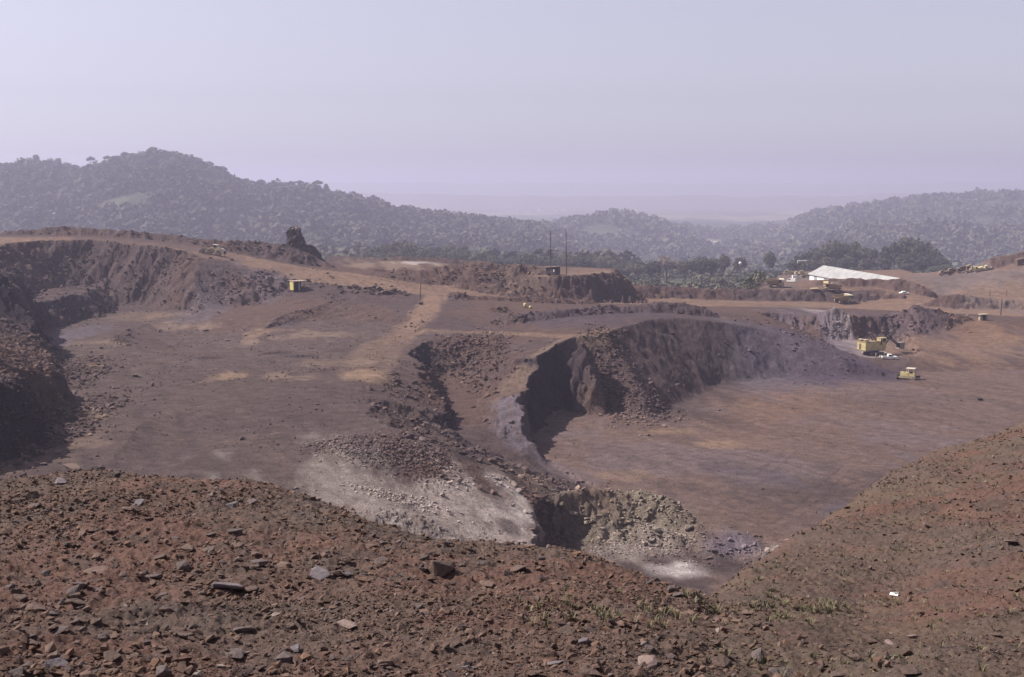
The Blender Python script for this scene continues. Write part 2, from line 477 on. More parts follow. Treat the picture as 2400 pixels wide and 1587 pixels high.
# rubble patches
def patch(px, py, wx, wy, amp, sc=.9):
    global Z
    c = at(px, py, 1); z0 = -45.5
    c = atz(px, py, z0); rx = wx * c[1] / F; ry = wy * c[1] ** 2 / (F * abs(z0))
    m = np.exp(-(((X - c[0]) / rx) ** 2 + ((Y - c[1]) / ry) ** 2) ** 2)
    k = np.where(m > .02)[0]
    Z[k] += m[k] * amp * (ridged(X[k] / sc, Y[k] / sc, 41, 3) - .3)
patch(900, 1055, 150, 40, .5); patch(1000, 1090, 60, 18, .4); patch(950, 1165, 110, 16, .6); patch(60, 930, 110, 110, 1.6, 1.3)

# slope of the ground, used for roughness and colour
Z2 = Z.reshape(SH)
gy = np.gradient(Z2, axis=0) / np.gradient(GY, axis=0)
gx = np.gradient(Z2, axis=1) / np.gradient(GX, axis=1)
SLP = np.sqrt(gx ** 2 + gy ** 2).ravel()
steep = sstep(.35, 1.1, SLP)
mid = sstep(.12, .5, SLP)
# broken rock on the faces, lumps on the heaps, tyre ruts on the flats
N3 = fbm(X / 1.7 + Z / 2.3, Y / 1.7 - Z / 2.9, 51, 4) - .5
N4 = fbm(X / .7 + Z / .9, Y / .7 - Z / 1.1, 57, 3) - .5
smooth = np.zeros(len(X)); smooth[kR] = sstep(34, 22, dR) * sstep(1425, 1500, PXC[kR]) * sstep(262, 285, Y[kR])
mid = mid * (1 - .62 * smooth); steep = steep * (1 - .7 * smooth)
Z = Z + mid * (.55 * N3 + .35 * N4) + .07 * N4
rut = .4 * (ridged((X * .92 + Y * .38) / 1.6, (Y * .92 - X * .38) / 38, 61, 2) - .5) * (1 - mid)
Z = Z + .05 * rut
XD = X + steep * (2.2 * N3 + 1.0 * N4)
YD = Y + steep * (1.6 * (fbm(X / 1.9 - Z / 2.1, Y / 1.9 + 7, 71, 3) - .5))
ZG = Z.reshape(SH)
LQ0, LQ1 = Q[0], Q[-1]; LY0, LY1 = math.log(YS[0]), math.log(YS[-1])

def H(x, y):
    """height of the mine ground at one place"""
    fq = (x / y - LQ0) / (LQ1 - LQ0) * (NQ - 1); fy = (math.log(y) - LY0) / (LY1 - LY0) * (NY - 1)
    i = min(max(int(fq), 0), NQ - 2); j = min(max(int(fy), 0), NY - 2); a = min(max(fq - i, 0), 1); b = min(max(fy - j, 0), 1)
    return float((ZG[j, i] * (1 - a) + ZG[j, i + 1] * a) * (1 - b) + (ZG[j + 1, i] * (1 - a) + ZG[j + 1, i + 1] * a) * b)

def hit(px, py, y0=140.0):
    """where the sight line through a point of the photograph first meets the mine ground"""
    a, b = rayd(px, py)
    y = y0
    while y < 850:
        if b * y <= H(a * y, y): return (a * y, y, H(a * y, y))
        y += .4
    return at(px, py, 600)

def hits(px, py, y0=140.0):
    """array version of hit"""
    px = np.asarray(px, float); py = np.asarray(py, float)
    u = (px - CX) / F; v = (CY - py) / F; dy = cp + v * sp
    a = u / dy; b = (-sp + v * cp) / dy
    jq = np.clip(((a - LQ0) / (LQ1 - LQ0) * (NQ - 1)).astype(int), 0, NQ - 1)
    js = np.searchsorted(YS, y0)
    col = ZG[js:, jq]; under = (b[None, :] * YS[js:, None]) <= col
    k = under.argmax(0); ok = under.any(0)
    y = YS[js:][k]
    return a * y, y, col[k, np.arange(len(px))], ok

# ------------------------------------------------------------------ what the ground is made of
C = {k: np.array(v, dtype=np.float32) for k, v in dict(
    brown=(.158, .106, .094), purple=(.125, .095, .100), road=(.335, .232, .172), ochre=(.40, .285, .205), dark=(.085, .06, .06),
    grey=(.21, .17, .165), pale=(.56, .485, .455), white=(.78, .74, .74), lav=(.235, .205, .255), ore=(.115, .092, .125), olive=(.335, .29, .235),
    orange=(.30, .185, .125), floor=(.228, .165, .152), redbrown=(.175, .10, .078), tan=(.30, .225, .18)).items()}
CO = np.empty((len(X), 3), dtype=np.float32)
n1 = fbm(X / 30, Y / 30, 81, 4); n2 = fbm(X / 6, Y / 14, 87, 4); n3 = fbm(X / 3 + Y / 9, Y / 16, 93, 4)
CO[:] = C['brown']
def paint(mask, c, s=1.0):
    m = np.clip(mask * s, 0, 1).astype(np.float32)[:, None]
    CO[:] = CO * (1 - m) + (C[c] if isinstance(c, str) else c) * m
def spot(px, py, wx, wy, c, s=1.0, edge=.6, streak=True):
    """a patch of other soil around the place seen at (px, py), wx by wy as it shows there"""
    x0, y0, z0 = hit(px, py)
    rx = wx * y0 / F; ry = wy * y0 * y0 / (F * max(20, -z0))
    k = np.where((np.abs(X - x0) < 2.2 * rx) & (np.abs(Y - y0) < 2.2 * ry))[0]
    if not len(k): return
    r = np.sqrt(((X[k] - x0) / rx) ** 2 + ((Y[k] - y0) / ry) ** 2)
    nz = (n2[k] - .5) * 2.2 + (n3[k] - .5) * 1.8
    m = sstep(1 + edge * .5, 1 - edge, r + edge * nz * (1.2 if streak else .6))
    mm = np.clip(m * s, 0, 1).astype(np.float32)[:, None]
    CO[k] = CO[k] * (1 - mm) + (C[c] if isinstance(c, str) else c) * mm

PYC = CY - F * np.tan(np.arctan2(Z, Y) + PITCH)            # row of a ground point, for broad districts only
paint(sstep(.42, .62, n1), 'purple', .8)
leftfloor = np.zeros(len(X)); leftfloor[kL] = sstep(3, 0, dL)
rightfloor = np.zeros(len(X)); rightfloor[kR] = sstep(4, 0, dR)
shovfloor = np.zeros(len(X)); shovfloor[kS] = sstep(4, 0, dS)
paint(leftfloor, C['grey'] * np.array((.74, .675, .68), np.float32), .88)
paint(leftfloor * sstep(.5, .62, n3) * sstep(.45, .6, n1), 'tan', .15)
paint(rightfloor, 'floor', .95)
paint(rightfloor * sstep(.45, .65, n3), 'orange', .15)
paint(rightfloor * sstep(.5, .35, n1), 'lav', .3)
paint(shovfloor, 'purple', .7)
# the haul road
near = world([p for p in U_PTS[:19]]); far = world([p for p in U_PTS[19:38]])
ROADP = np.vstack([near, far[::-1]])
dr, dri = poly_dist(X + 5 * W1, Y + 4 * W2, ROADP)
road = sstep(2.5, -.5, dr)
road *= sstep(.45, .2, SLP)
paint(road, 'road', .95)
paint(road * sstep(.5, .68, fbm(X / 60, Y / 2.2, 97, 3)), 'brown', .45)
yard = sstep(572, 586, Y) * sstep(1760, 1800, PXC) * sstep(.4, .2, SLP)
paint(yard, 'road', .55)
# patches of other soil on the floors
for a in [(340,740,120,13,'ochre',.85),(420,765,70,8,'ochre',.8),(260,802,90,9,'tan',.9),(165,785,55,28,'lav',.9),(540,884,60,10,'ochre',.9),(222,857,26,4,'ochre',.8),(155,878,14,5,'ochre',.8),
          (845,876,60,13,'ochre',.8),(860,850,50,12,'tan',.8),(700,786,110,7,'tan',.8),(640,775,60,6,'ochre',.5),(640,882,40,10,'tan',.8),(720,885,40,6,'tan',.7),(780,850,90,10,'tan',.5),
          (485,838,50,7,'dark',1),(640,828,50,6,'dark',1),(690,836,45,5,'dark',1),(790,822,26,4,'dark',.6),(630,845,30,4,'dark',.6),
          (200,975,60,12,'tan',.7),(230,1040,60,14,'tan',.5),(110,1075,100,12,'tan',.5),(330,1080,200,40,'purple',.35),(600,980,200,50,'purple',.3)]:
    spot(*a)
# worn tracks: from the road down to the left floor, along the bench, down the spur
def path(pts, w0, w1, c, st):
    P = np.array([hit(px, py) for px, py in pts])
    k = np.where((X > P[:, 0].min() - 20) & (X < P[:, 0].max() + 20) & (Y > P[:, 1].min() - 20) & (Y < P[:, 1].max() + 20))[0]
    d, _, _ = line_near(X[k], Y[k], P)
    t = np.clip((P[0, 1] - Y[k]) / (P[0, 1] - P[-1, 1] + 1e-6), 0, 1); w = w0 + (w1 - w0) * t
    m = sstep(1.25, .6, d / w + .9 * (n2[k] - .5) + .5 * (n3[k] - .5)) * st * (1 - .7 * t) * (.75 + .45 * sstep(.3, .6, ridged(d / 1.1, Y[k] / 60, 117, 2)))
    m = np.clip(m, 0, 1).astype(np.float32)[:, None]; cc = C[c] if isinstance(c, str) else c
    CO[k] = CO[k] * (1 - m) + cc * m
path([(1016,694),(1010,712),(990,742),(958,772),(925,797),(890,822),(862,850),(850,876)], 4.2, 6.5, 'road', .85)
path([(905,800),(985,776),(1120,779),(1250,784),(1350,788),(1420,780),(1500,767),(1600,757),(1700,745)], 3.0, 3.0, C['road'] * .85, .75)
path([(1400,786),(1340,806),(1290,828),(1245,862),(1205,905),(1185,950)], 3.2, 6.5, C['tan'] * .9, .85)
path([(1195,940),(1200,985),(1225,1040),(1285,1085),(1380,1125)], 5.0, 3.5, C['lav'] * .95, .7)
path([(0,1108),(60,1085),(140,1058),(200,1032),(250,1008)], 2.2, 1.6, 'tan', .8)
for a in [(860,850,40,12,'tan',.6),(1040,780,60,5,'tan',.4)]:
    spot(*a)
# right floor
for a in [(1800,935,330,40,'orange',.5),(1560,1012,70,9,'ochre',.8),(1670,1043,70,11,'ochre',.7),(1490,1115,80,13,'ochre',.55),(1950,905,180,12,'tan',.5),(1900,1150,330,60,'purple',.6),(2100,940,200,25,'purple',.4),
          (2200,800,200,35,'road',.7),(2280,770,160,16,'orange',.5),(2150,960,220,40,'floor',.5),(2250,1090,120,40,'lav',.5),(1800,1120,140,25,'lav',.35),(2000,1200,100,25,'lav',.5),(1760,1010,240,30,'orange',.2)]:
    spot(*a)
# walls
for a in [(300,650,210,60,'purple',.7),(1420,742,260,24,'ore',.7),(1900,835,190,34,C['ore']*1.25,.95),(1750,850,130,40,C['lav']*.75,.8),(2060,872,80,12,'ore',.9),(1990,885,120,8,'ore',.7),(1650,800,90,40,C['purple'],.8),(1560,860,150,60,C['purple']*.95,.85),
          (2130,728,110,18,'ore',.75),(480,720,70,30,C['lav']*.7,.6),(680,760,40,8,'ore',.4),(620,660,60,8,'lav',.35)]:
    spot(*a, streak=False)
for a in [(1968,758,32,34,'pale',.75),(1925,770,60,26,'lav',.8),(1850,755,50,20,'lav',.5)]:
    spot(*a, edge=.8)
# pale shelf, small pit, plateau, right-hand hill
for a in [(900,1170,330,110,C['pale']*.5,.75),(960,1195,300,95,C['pale']*.66,.7),(1060,1205,200,80,C['pale']*.82,.8),(860,1150,160,40,C['pale']*.75,.8),(1120,1190,130,70,'pale',.8),(1175,1185,75,42,'white',.25),(1180,1262,90,30,'pale',.7),(1225,1215,40,30,'white',.15),(1190,1235,28,14,C['grey']*.9,.9),(1240,1120,80,22,C['tan']*1.1,.6)]:
    spot(*a, edge=.8)
for a in [(1460,1215,190,55,'olive',.9),(1560,1200,70,40,C['olive']*.9,.7),(1400,1160,70,14,'tan',.8),(1500,1290,120,30,C['pale']*.7,.8),(1590,1335,70,22,'white',.8),(1820,1300,60,26,C['pale']*.75,.9),(1720,1280,70,22,'lav',.8),(1720,1330,90,20,'purple',.9),(1890,1280,50,16,'lav',.9)]:
    spot(*a, edge=.7, streak=False)
for a in [(930,618,110,7,'tan',.9),(975,616,46,3,'white',.55),(1240,652,60,4,'tan',.5),(1370,634,80,9,'tan',.5),(2300,655,140,26,C['grey']*1.25,.9),(2220,668,70,12,'grey',.8),(2350,690,100,10,'road',.8),(1820,668,50,6,'grey',.8),(1850,650,90,14,C['grey'],.8)]:
    spot(*a)
def ruts(pts, gauge=2.6, w=.42, dk=.72, lt=None):
    P = np.array(pts, float); t = np.arange(len(P)); tt = np.linspace(0, len(P) - 1, 30)
    q = [hit(a, b) for a, b in zip(pchip(t, P[:, 0], tt), pchip(t, P[:, 1], tt))]
    P = np.array(q); k = np.where((X > P[:, 0].min() - 8) & (X < P[:, 0].max() + 8) & (Y > P[:, 1].min() - 8) & (Y < P[:, 1].max() + 8))[0]
    d, _, _ = line_near(X[k] + .8 * (n2[k] - .5), Y[k], P)
    m = sstep(w, w * .4, np.abs(d - gauge / 2)) * (.1 + 1.3 * sstep(.4, .62, n3[k]) * sstep(.3, .6, n2[k]))
    CO[k] *= (1 - np.clip(m, 0, 1)[:, None] * (1 - dk)).astype(np.float32)
    if lt:
        m = sstep(gauge * .45, gauge * .2, d) * (.3 + .8 * sstep(.4, .6, n2[k])); CO[k] *= (1 + lt * np.clip(m, 0, 1)[:, None]).astype(np.float32)
RUTS = [[(2040,862),(1900,930),(1700,1000),(1480,1080)],[(2060,866),(1980,960),(1850,1060),(1700,1190)],[(2100,880),(2080,980),(2000,1100),(1830,1230)],[(2150,880),(2220,960),(2200,1060),(2050,1190)],[(1460,1110),(1600,1060),(1850,1010),(2150,960),(2350,900)],
        [(1650,960),(1800,930),(2000,920),(2250,880)],[(1700,1120),(1850,1150),(2000,1130),(2150,1060)],[(1640,1190),(1760,1210),(1900,1190),(2060,1110)],[(1500,1010),(1640,980),(1850,900)],[(1750,1260),(1850,1215),(1960,1120),(2080,1000),(2200,900)],
        [(2140,820),(2220,800),(2330,770),(2400,758)],[(2150,838),(2260,815),(2400,800)],[(2110,845),(2250,835),(2400,838)],[(2180,790),(2260,776),(2380,752)],
        [(855,870),(780,930),(640,1000),(430,1060)],[(850,872),(830,960),(760,1050),(700,1110)],[(870,850),(760,880),(560,900),(300,930)],[(900,820),(760,830),(520,815),(330,790)],[(880,862),(900,960),(870,1030),(830,1090)],[(240,1010),(420,960),(640,930),(820,880)],
        [(2140,672),(2250,660),(2400,648)],[(2150,684),(2280,674),(2400,668)],[(2180,664),(2260,650),(2360,630)],[(1820,676),(1900,682),(2000,683),(2130,690)]]
for k_, q_ in enumerate(RUTS): ruts(q_, 2.4 + .3 * (k_ % 3), .38 + .08 * (k_ % 2), (.86 + .04 * (k_ % 3)), .06 if k_ % 2 else None)
# shade on the left wall and spur faces deepened by painting them ore-dark
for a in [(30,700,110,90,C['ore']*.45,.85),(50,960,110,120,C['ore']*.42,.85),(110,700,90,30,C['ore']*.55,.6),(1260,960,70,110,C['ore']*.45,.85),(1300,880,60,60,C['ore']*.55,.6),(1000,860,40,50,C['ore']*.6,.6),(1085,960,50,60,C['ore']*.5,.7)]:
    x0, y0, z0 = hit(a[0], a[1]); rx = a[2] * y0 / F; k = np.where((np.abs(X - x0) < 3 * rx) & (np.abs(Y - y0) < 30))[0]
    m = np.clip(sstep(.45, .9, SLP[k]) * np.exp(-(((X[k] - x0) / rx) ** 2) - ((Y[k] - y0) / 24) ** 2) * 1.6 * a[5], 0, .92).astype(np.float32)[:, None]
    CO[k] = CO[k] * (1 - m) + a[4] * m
# broken faces
CO *= (.86 + .28 * fbm(X / 1.3, Y / 1.3, 101, 3))[:, None].astype(np.float32)
CO *= (1 + .25 * rut)[:, None].astype(np.float32)
tracks = sstep(.62, .8, ridged((X * .8 + Y * .6 + 12 * W1) / 5, (Y * .8 - X * .6) / 60, 111, 3)) * np.maximum(np.maximum(rightfloor, leftfloor * .6), yard * .8)
CO *= (1 - .16 * tracks)[:, None].astype(np.float32)

CO *= np.array((.585, .54, .518), np.float32)
M_ground = soil_mat('mine soil')
V = np.stack([XD, YD, Z], 1)
idx = np.arange(NY * NQ, dtype=np.int32).reshape(SH)
quads = np.stack([idx[:-1, :-1], idx[:-1, 1:], idx[1:, 1:], idx[1:, :-1]], -1).reshape(-1, 4)
isroad = (road > .5).reshape(SH)[:-1, :-1].ravel()
isfloor = (np.maximum(leftfloor, rightfloor) > .5).reshape(SH)[:-1, :-1].ravel() & ~isroad
def sub_mesh(name, sel):
    q = quads[sel]; u, inv = np.unique(q, return_inverse=True)
    o = link(name, np_mesh(name, V[u], inv.reshape(-1, 4), CO[u]), M_ground)
    return tag(o, kind='structure')
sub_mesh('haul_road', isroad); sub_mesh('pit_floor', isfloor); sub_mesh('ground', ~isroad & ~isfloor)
print('mine', round(time.time() - T0, 1))
# ================================================================== THE SLOPE UNDERFOOT
FG = np.array([  # column, metres at the bottom row, middle row, metres there, crest row, metres at the crest
 (-1000,9,1350,15,1130,27),(-500,9,1350,15,1122,26),(0,9,1350,15,1116,25),(150,9,1350,15,1110,25),(400,9,1350,15,1128,24.5),(600,9,1370,14.5,1152,23.5),(800,9,1390,14,1200,21.5),(1000,9,1410,13.5,1262,19.5),
 (1200,9,1430,13.2,1280,19),(1350,9,1440,13,1300,18.5),(1500,9.2,1460,12.8,1345,17.5),(1640,9.4,1480,12.8,1398,17),(1700,9.5,1480,13.5,1402,19),(1800,9.7,1450,15,1325,23),
 (1950,10,1420,17,1238,27.5),(2100,10.2,1400,18.5,1135,33),(2200,10.3,1380,19,1078,37),(2400,10.5,1350,19,1014,42),(2700,11,1300,20,935,46),(3400,11,1250,20,900,46)], float)
FQ = np.concatenate([-np.exp(np.linspace(math.log(2.6), math.log(.56), 60))[:-1], np.linspace(-.56, .56, 1480), np.exp(np.linspace(math.log(.56), math.log(2.6), 60))[1:]])
fy_near = np.exp(np.linspace(math.log(.6), math.log(6.5), 70))[:-1]
fy_mid = np.exp(np.linspace(math.log(6.5), math.log(50), 900))[:-1]
fy_far = np.exp(np.linspace(math.log(50), math.log(120), 40))
FY = np.concatenate([fy_near, fy_mid, fy_far])
fpx = np.clip(CX + F * FQ * (cp + sp * .3), -1000, 3400)
par = np.stack([pchip(FG[:, 0], FG[:, k], fpx) for k in range(1, 6)], 1)
# soften the columns
FZ = np.empty((len(FY), len(FQ)))
for c in range(len(FQ)):
    yb, r2, y2, rc, yc = par[c]
    px = fpx[c]
    zb = rayd(px, 1587)[1] * yb; z2 = rayd(px, r2)[1] * y2; zc = rayd(px, rc)[1] * yc
    k = [.6, 4, yb, y2, yc, yc * 1.12, yc * 1.35, yc * 1.35 + 16, 85, 125]
    z = [-2.15, -2.7, zb, z2, zc, zc * 1.12 - .45, zc * 1.35 - 2.8, zc * 1.35 - 15, -56, -95]
    if yc * 1.35 + 16 > 80: k[8] = yc * 1.35 + 40; k[9] = k[8] + 40
    FZ[:, c] = pchip(k, z, FY)
GFX = FQ[None] * FY[:, None]; GFY = np.repeat(FY[:, None], len(FQ), 1)
x = GFX.ravel(); y = GFY.ravel()
fade = sstep(2, 6, y)
b0 = fbm(x / 2.6, y / 2.6, 121, 4) - .5
b1 = fbm(x / .7, y / .7, 127, 4) - .5
b2 = ridged(x / .22, y / .22, 131, 3) - .5
b3 = fbm(x / .07, y / .07, 137, 3) - .5
leftish = sstep(1800, 1500, CX + F * x / y)
FZ = FZ + ((.34 * b0 + .19 * b1 + (.045 + .04 * leftish) * b2 + .055 * b3) * fade).reshape(FZ.shape)
lfy = np.log(FY)
def FH(x, y):
    """height of the slope underfoot (arrays)"""
    x = np.asarray(x, float); y = np.asarray(y, float)
    q = x / y; i = np.clip(np.searchsorted(FQ, q) - 1, 0, len(FQ) - 2); a = np.clip((q - FQ[i]) / (FQ[i + 1] - FQ[i]), 0, 1)
    j = np.clip(np.searchsorted(FY, y) - 1, 0, len(FY) - 2); b = np.clip((y - FY[j]) / (FY[j + 1] - FY[j]), 0, 1)
    return (FZ[j, i] * (1 - a) + FZ[j, i + 1] * a) * (1 - b) + (FZ[j + 1, i] * (1 - a) + FZ[j + 1, i + 1] * a) * b
def fhits(px, py, y0=5.0):
    px = np.asarray(px, float); py = np.asarray(py, float)
    u = (px - CX) / F; v = (CY - py) / F; dy = cp + v * sp
    a = u / dy; b = (-sp + v * cp) / dy
    iq = np.clip(np.searchsorted(FQ, a), 0, len(FQ) - 1)
    js = np.searchsorted(FY, y0)
    under = (b[None] * FY[js:, None]) <= FZ[js:, iq]
    k = under.argmax(0); yy = FY[js:][k]
    return a * yy, yy, FH(a * yy, yy), under.any(0) & (yy < 49)
fc = np.empty((len(x), 3), np.float32)
m1 = fbm(x / 3, y / 3, 141, 4); m2 = fbm(x / .5, y / .5, 147, 4)
A = np.array((.160, .110, .092)); B = np.array((.182, .104, .083)); D = np.array((.125, .095, .085)); G_ = np.array((.162, .118, .090))
t = sstep(.35, .65, m1)[:, None]
fc[:] = A * (1 - t) + B * t
t = (sstep(.5, .7, m2) * .6)[:, None]; fc[:] = fc * (1 - t) + D * t
t = ((1 - leftish) * sstep(.42, .62, fbm(x / 1.6, y / 1.6, 151, 4)) * .6)[:, None]; fc[:] = fc * (1 - t) + G_ * t
fc *= .58
M_hill = soil_mat('loose red spoil', scales=((1.2, .12), (14, .22), (60, .25)), bump=((28, .02), (90, .01)))
idx = np.arange(len(FY) * len(FQ), dtype=np.int32).reshape(FZ.shape)
fq = np.stack([idx[:-1, :-1], idx[:-1, 1:], idx[1:, 1:], idx[1:, :-1]], -1).reshape(-1, 4)
tag(link('hillside', np_mesh('hillside', np.stack([x, y, FZ.ravel()], 1), fq, fc), M_hill), kind='structure')

# ================================================================== THE COUNTRY BEYOND
HP = np.arange(-1500, 3900, 9.0)
HY = np.exp(np.linspace(math.log(560), math.log(42000), 380))
hq = (HP - CX) / F / cp
def sil(pts, dy=0):
    p = np.array(pts, float)
    return lambda px: np.interp(px, p[:, 0], p[:, 1] + dy)
S1 = sil([(-1500,420),(-900,400),(-300,415),(0,415),(70,398),(130,400),(190,418),(240,405),(300,386),(400,378),(470,392),(540,420),(580,446),(640,452),(740,458),(800,470),(880,490),(960,508),(1050,522),(1150,536),(1280,560),(1400,610),(1500,720),(3900,900)])
S2 = sil([(-1500,900),(1200,600),(1250,565),(1330,528),(1440,515),(1540,530),(1640,565),(1750,610),(3900,900)])
S3 = sil([(-1500,900),(1550,640),(1650,600),(1800,548),(1900,508),(2000,492),(2100,480),(2200,468),(2300,461),(2400,457),(2700,445),(3900,430)])
S3b = sil([(-1500,900),(1700,640),(1850,590),(1980,552),(2120,540),(2300,552),(2500,540),(3900,500)])
S0 = sil([(-1500,640),(600,640),(760,612),(850,606),(1000,606),(1200,612),(1450,622),(1600,640),(1760,628),(1850,622),(2250,600),(3900,560)])
def base_h(px, Y):
    b = np.interp(Y, [500, 640, 800, 1000, 1300, 1600, 2100, 2700, 42000], [-88, -74, -72, -80, -92, -120, -165, -178, -186])
    lft = sstep(760, 640, px)
    return b * (1 - lft) + np.interp(Y, [500, 700, 1000, 1600, 42000], [-95, -100, -108, -165, -186]) * lft
def far_h(px, Y):
    b = base_h(px, Y)
    def ridge(s, Y0, wf, wb):
        zt = -(s(px) - HOR) / F * Y0
        g = np.where(Y < Y0, np.exp(-((Y - Y0) / wf) ** 2 * 1.2), np.exp(-((Y - Y0) / wb) ** 2))
        return np.where(zt > b, b + (zt - b) * g, b)
    h = b
    h = np.maximum(h, ridge(S1, 2700, 900, 900))
    h = np.maximum(h, ridge(S2, 3700, 700, 700))
    h = np.maximum(h, ridge(S3, 4300, 1100, 1100))
    h = np.maximum(h, ridge(S3b, 3000, 500, 600))
    r4 = lambda p: 456 + 9 * (fbm(p / 260, p * 0, 161, 3) - .5) * 2 - 8 * sstep(1900, 2500, p)
    r5 = lambda p: 432 + 7 * (fbm(p / 330, p * 0 + 5, 163, 3) - .5) * 2
    r6 = lambda p: 423 + 5 * (fbm(p / 420, p * 0 + 9, 167, 3) - .5) * 2
    h = np.maximum(h, ridge(r4, 8900, 450, 900))
    h = np.maximum(h, ridge(r5, 14500, 1200, 1200))
    h = np.maximum(h, ridge(r6, 33000, 4000, 4000))
    return h
hp, hy = np.meshgrid(HP, HY)
hz = far_h(hp, hy)
hx = (hp - CX) / F / cp * hy
lump = fbm(hx / 160, hy / 160, 171, 5) - .5
hz = hz + lump * np.interp(hy, [560, 900, 1500, 3000, 42000], [3, 5, 24, 34, 30])
HZ = hz
def HFAR(x, y):
    x = np.asarray(x, float); y = np.asarray(y, float)
    px = np.clip((CX + F * cp * x / y - HP[0]) / 9.0, 0, len(HP) - 1.001); i = px.astype(int); a = px - i
    j = np.clip(np.searchsorted(HY, y) - 1, 0, len(HY) - 2); b = np.clip((y - HY[j]) / (HY[j + 1] - HY[j]), 0, 1)
    return (HZ[j, i] * (1 - a) + HZ[j, i + 1] * a) * (1 - b) + (HZ[j + 1, i] * (1 - a) + HZ[j + 1, i + 1] * a) * b
hc = np.empty((hx.size, 3), np.float32)
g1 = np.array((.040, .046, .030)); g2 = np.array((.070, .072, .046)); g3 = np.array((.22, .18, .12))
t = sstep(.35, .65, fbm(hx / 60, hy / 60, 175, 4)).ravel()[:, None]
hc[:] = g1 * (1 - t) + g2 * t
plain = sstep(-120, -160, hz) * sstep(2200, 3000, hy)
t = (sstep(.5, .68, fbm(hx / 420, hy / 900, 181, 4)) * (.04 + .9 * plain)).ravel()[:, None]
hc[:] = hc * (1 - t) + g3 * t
t = (.6 * sstep(5000, 9000, hy)).ravel()[:, None]; hc[:] = hc * (1 - t) + np.array((.26, .23, .20)) * t  # far plain paled with distance, so its colour melts into the haze
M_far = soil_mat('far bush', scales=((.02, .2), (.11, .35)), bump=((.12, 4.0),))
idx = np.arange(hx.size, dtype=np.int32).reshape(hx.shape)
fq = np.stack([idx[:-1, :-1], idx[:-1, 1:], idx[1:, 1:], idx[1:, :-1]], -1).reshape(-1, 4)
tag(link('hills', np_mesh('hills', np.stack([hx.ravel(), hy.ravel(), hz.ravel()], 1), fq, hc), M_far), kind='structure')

# ================================================================== SKY, SUN, HAZE
SUN_EL, SUN_AZ = math.radians(46), math.radians(78)      # azimuth: from +Y towards -X
wd = bpy.data.worlds.new('World'); scn.world = wd; wd.use_nodes = True
nt = wd.node_tree; bg = nt.nodes['Background']
sky = nn(nt, 'ShaderNodeTexSky', sky_type='NISHITA'); sky.sun_disc = False
sky.sun_elevation = SUN_EL; sky.sun_rotation = -SUN_AZ
sky.altitude = 400; sky.air_density = 1.0; sky.dust_density = 1.0; sky.ozone_density = 2.0
hs = nn(nt, 'ShaderNodeHueSaturation'); hs.inputs['Saturation'].default_value = .22
nt.links.new(sky.outputs[0], hs.inputs['Color'])
tn = nn(nt, 'ShaderNodeMix', data_type='RGBA', blend_type='MULTIPLY'); tn.inputs[0].default_value = 1
tn.inputs[7].default_value = (.985, .95, 1.115, 1)
nt.links.new(hs.outputs[0], tn.inputs[6]); nt.links.new(tn.outputs[2], bg.inputs['Color'])
bg.inputs['Strength'].default_value = .072
sl = bpy.data.lights.new('sun', 'SUN'); sl.energy = 5.0; sl.angle = math.radians(.53); sl.color = (1.0, .95, .88)
so = bpy.data.objects.new('sun', sl); COL.objects.link(so)
sd = Vector((-math.sin(SUN_AZ) * math.cos(SUN_EL), math.cos(SUN_AZ) * math.cos(SUN_EL), math.sin(SUN_EL)))
so.rotation_euler = sd.to_track_quat('Z', 'Y').to_euler(); so.location = (-60, 40, 120)

hm = bpy.data.materials.new('haze'); hm.use_nodes = True
nt = hm.node_tree; nt.nodes.remove(nt.nodes['Principled BSDF'])
pv = nn(nt, 'ShaderNodeVolumePrincipled'); pv.inputs['Density'].default_value = 2.0e-4; pv.inputs['Density Attribute'].default_value = ''
pv.inputs['Color'].default_value = (.625, .605, .80, 1); pv.inputs['Anisotropy'].default_value = .25
nt.links.new(pv.outputs[0], nt.nodes['Material Output'].inputs['Volume'])
hb = MB().box((0, 21500, -52), (64000, 44000, 344)).build('haze', hm)
tag(hb, kind='stuff')

scn.view_settings.view_transform = 'Standard'; scn.view_settings.look = 'None'
scn.view_settings.gamma = 1; scn.view_settings.exposure = 0.70
cy = scn.cycles
cy.volume_bounces = 1; cy.max_bounces = 6; cy.diffuse_bounces = 3; cy.glossy_bounces = 2; cy.transmission_bounces = 2
print('far', round(time.time() - T0, 1))
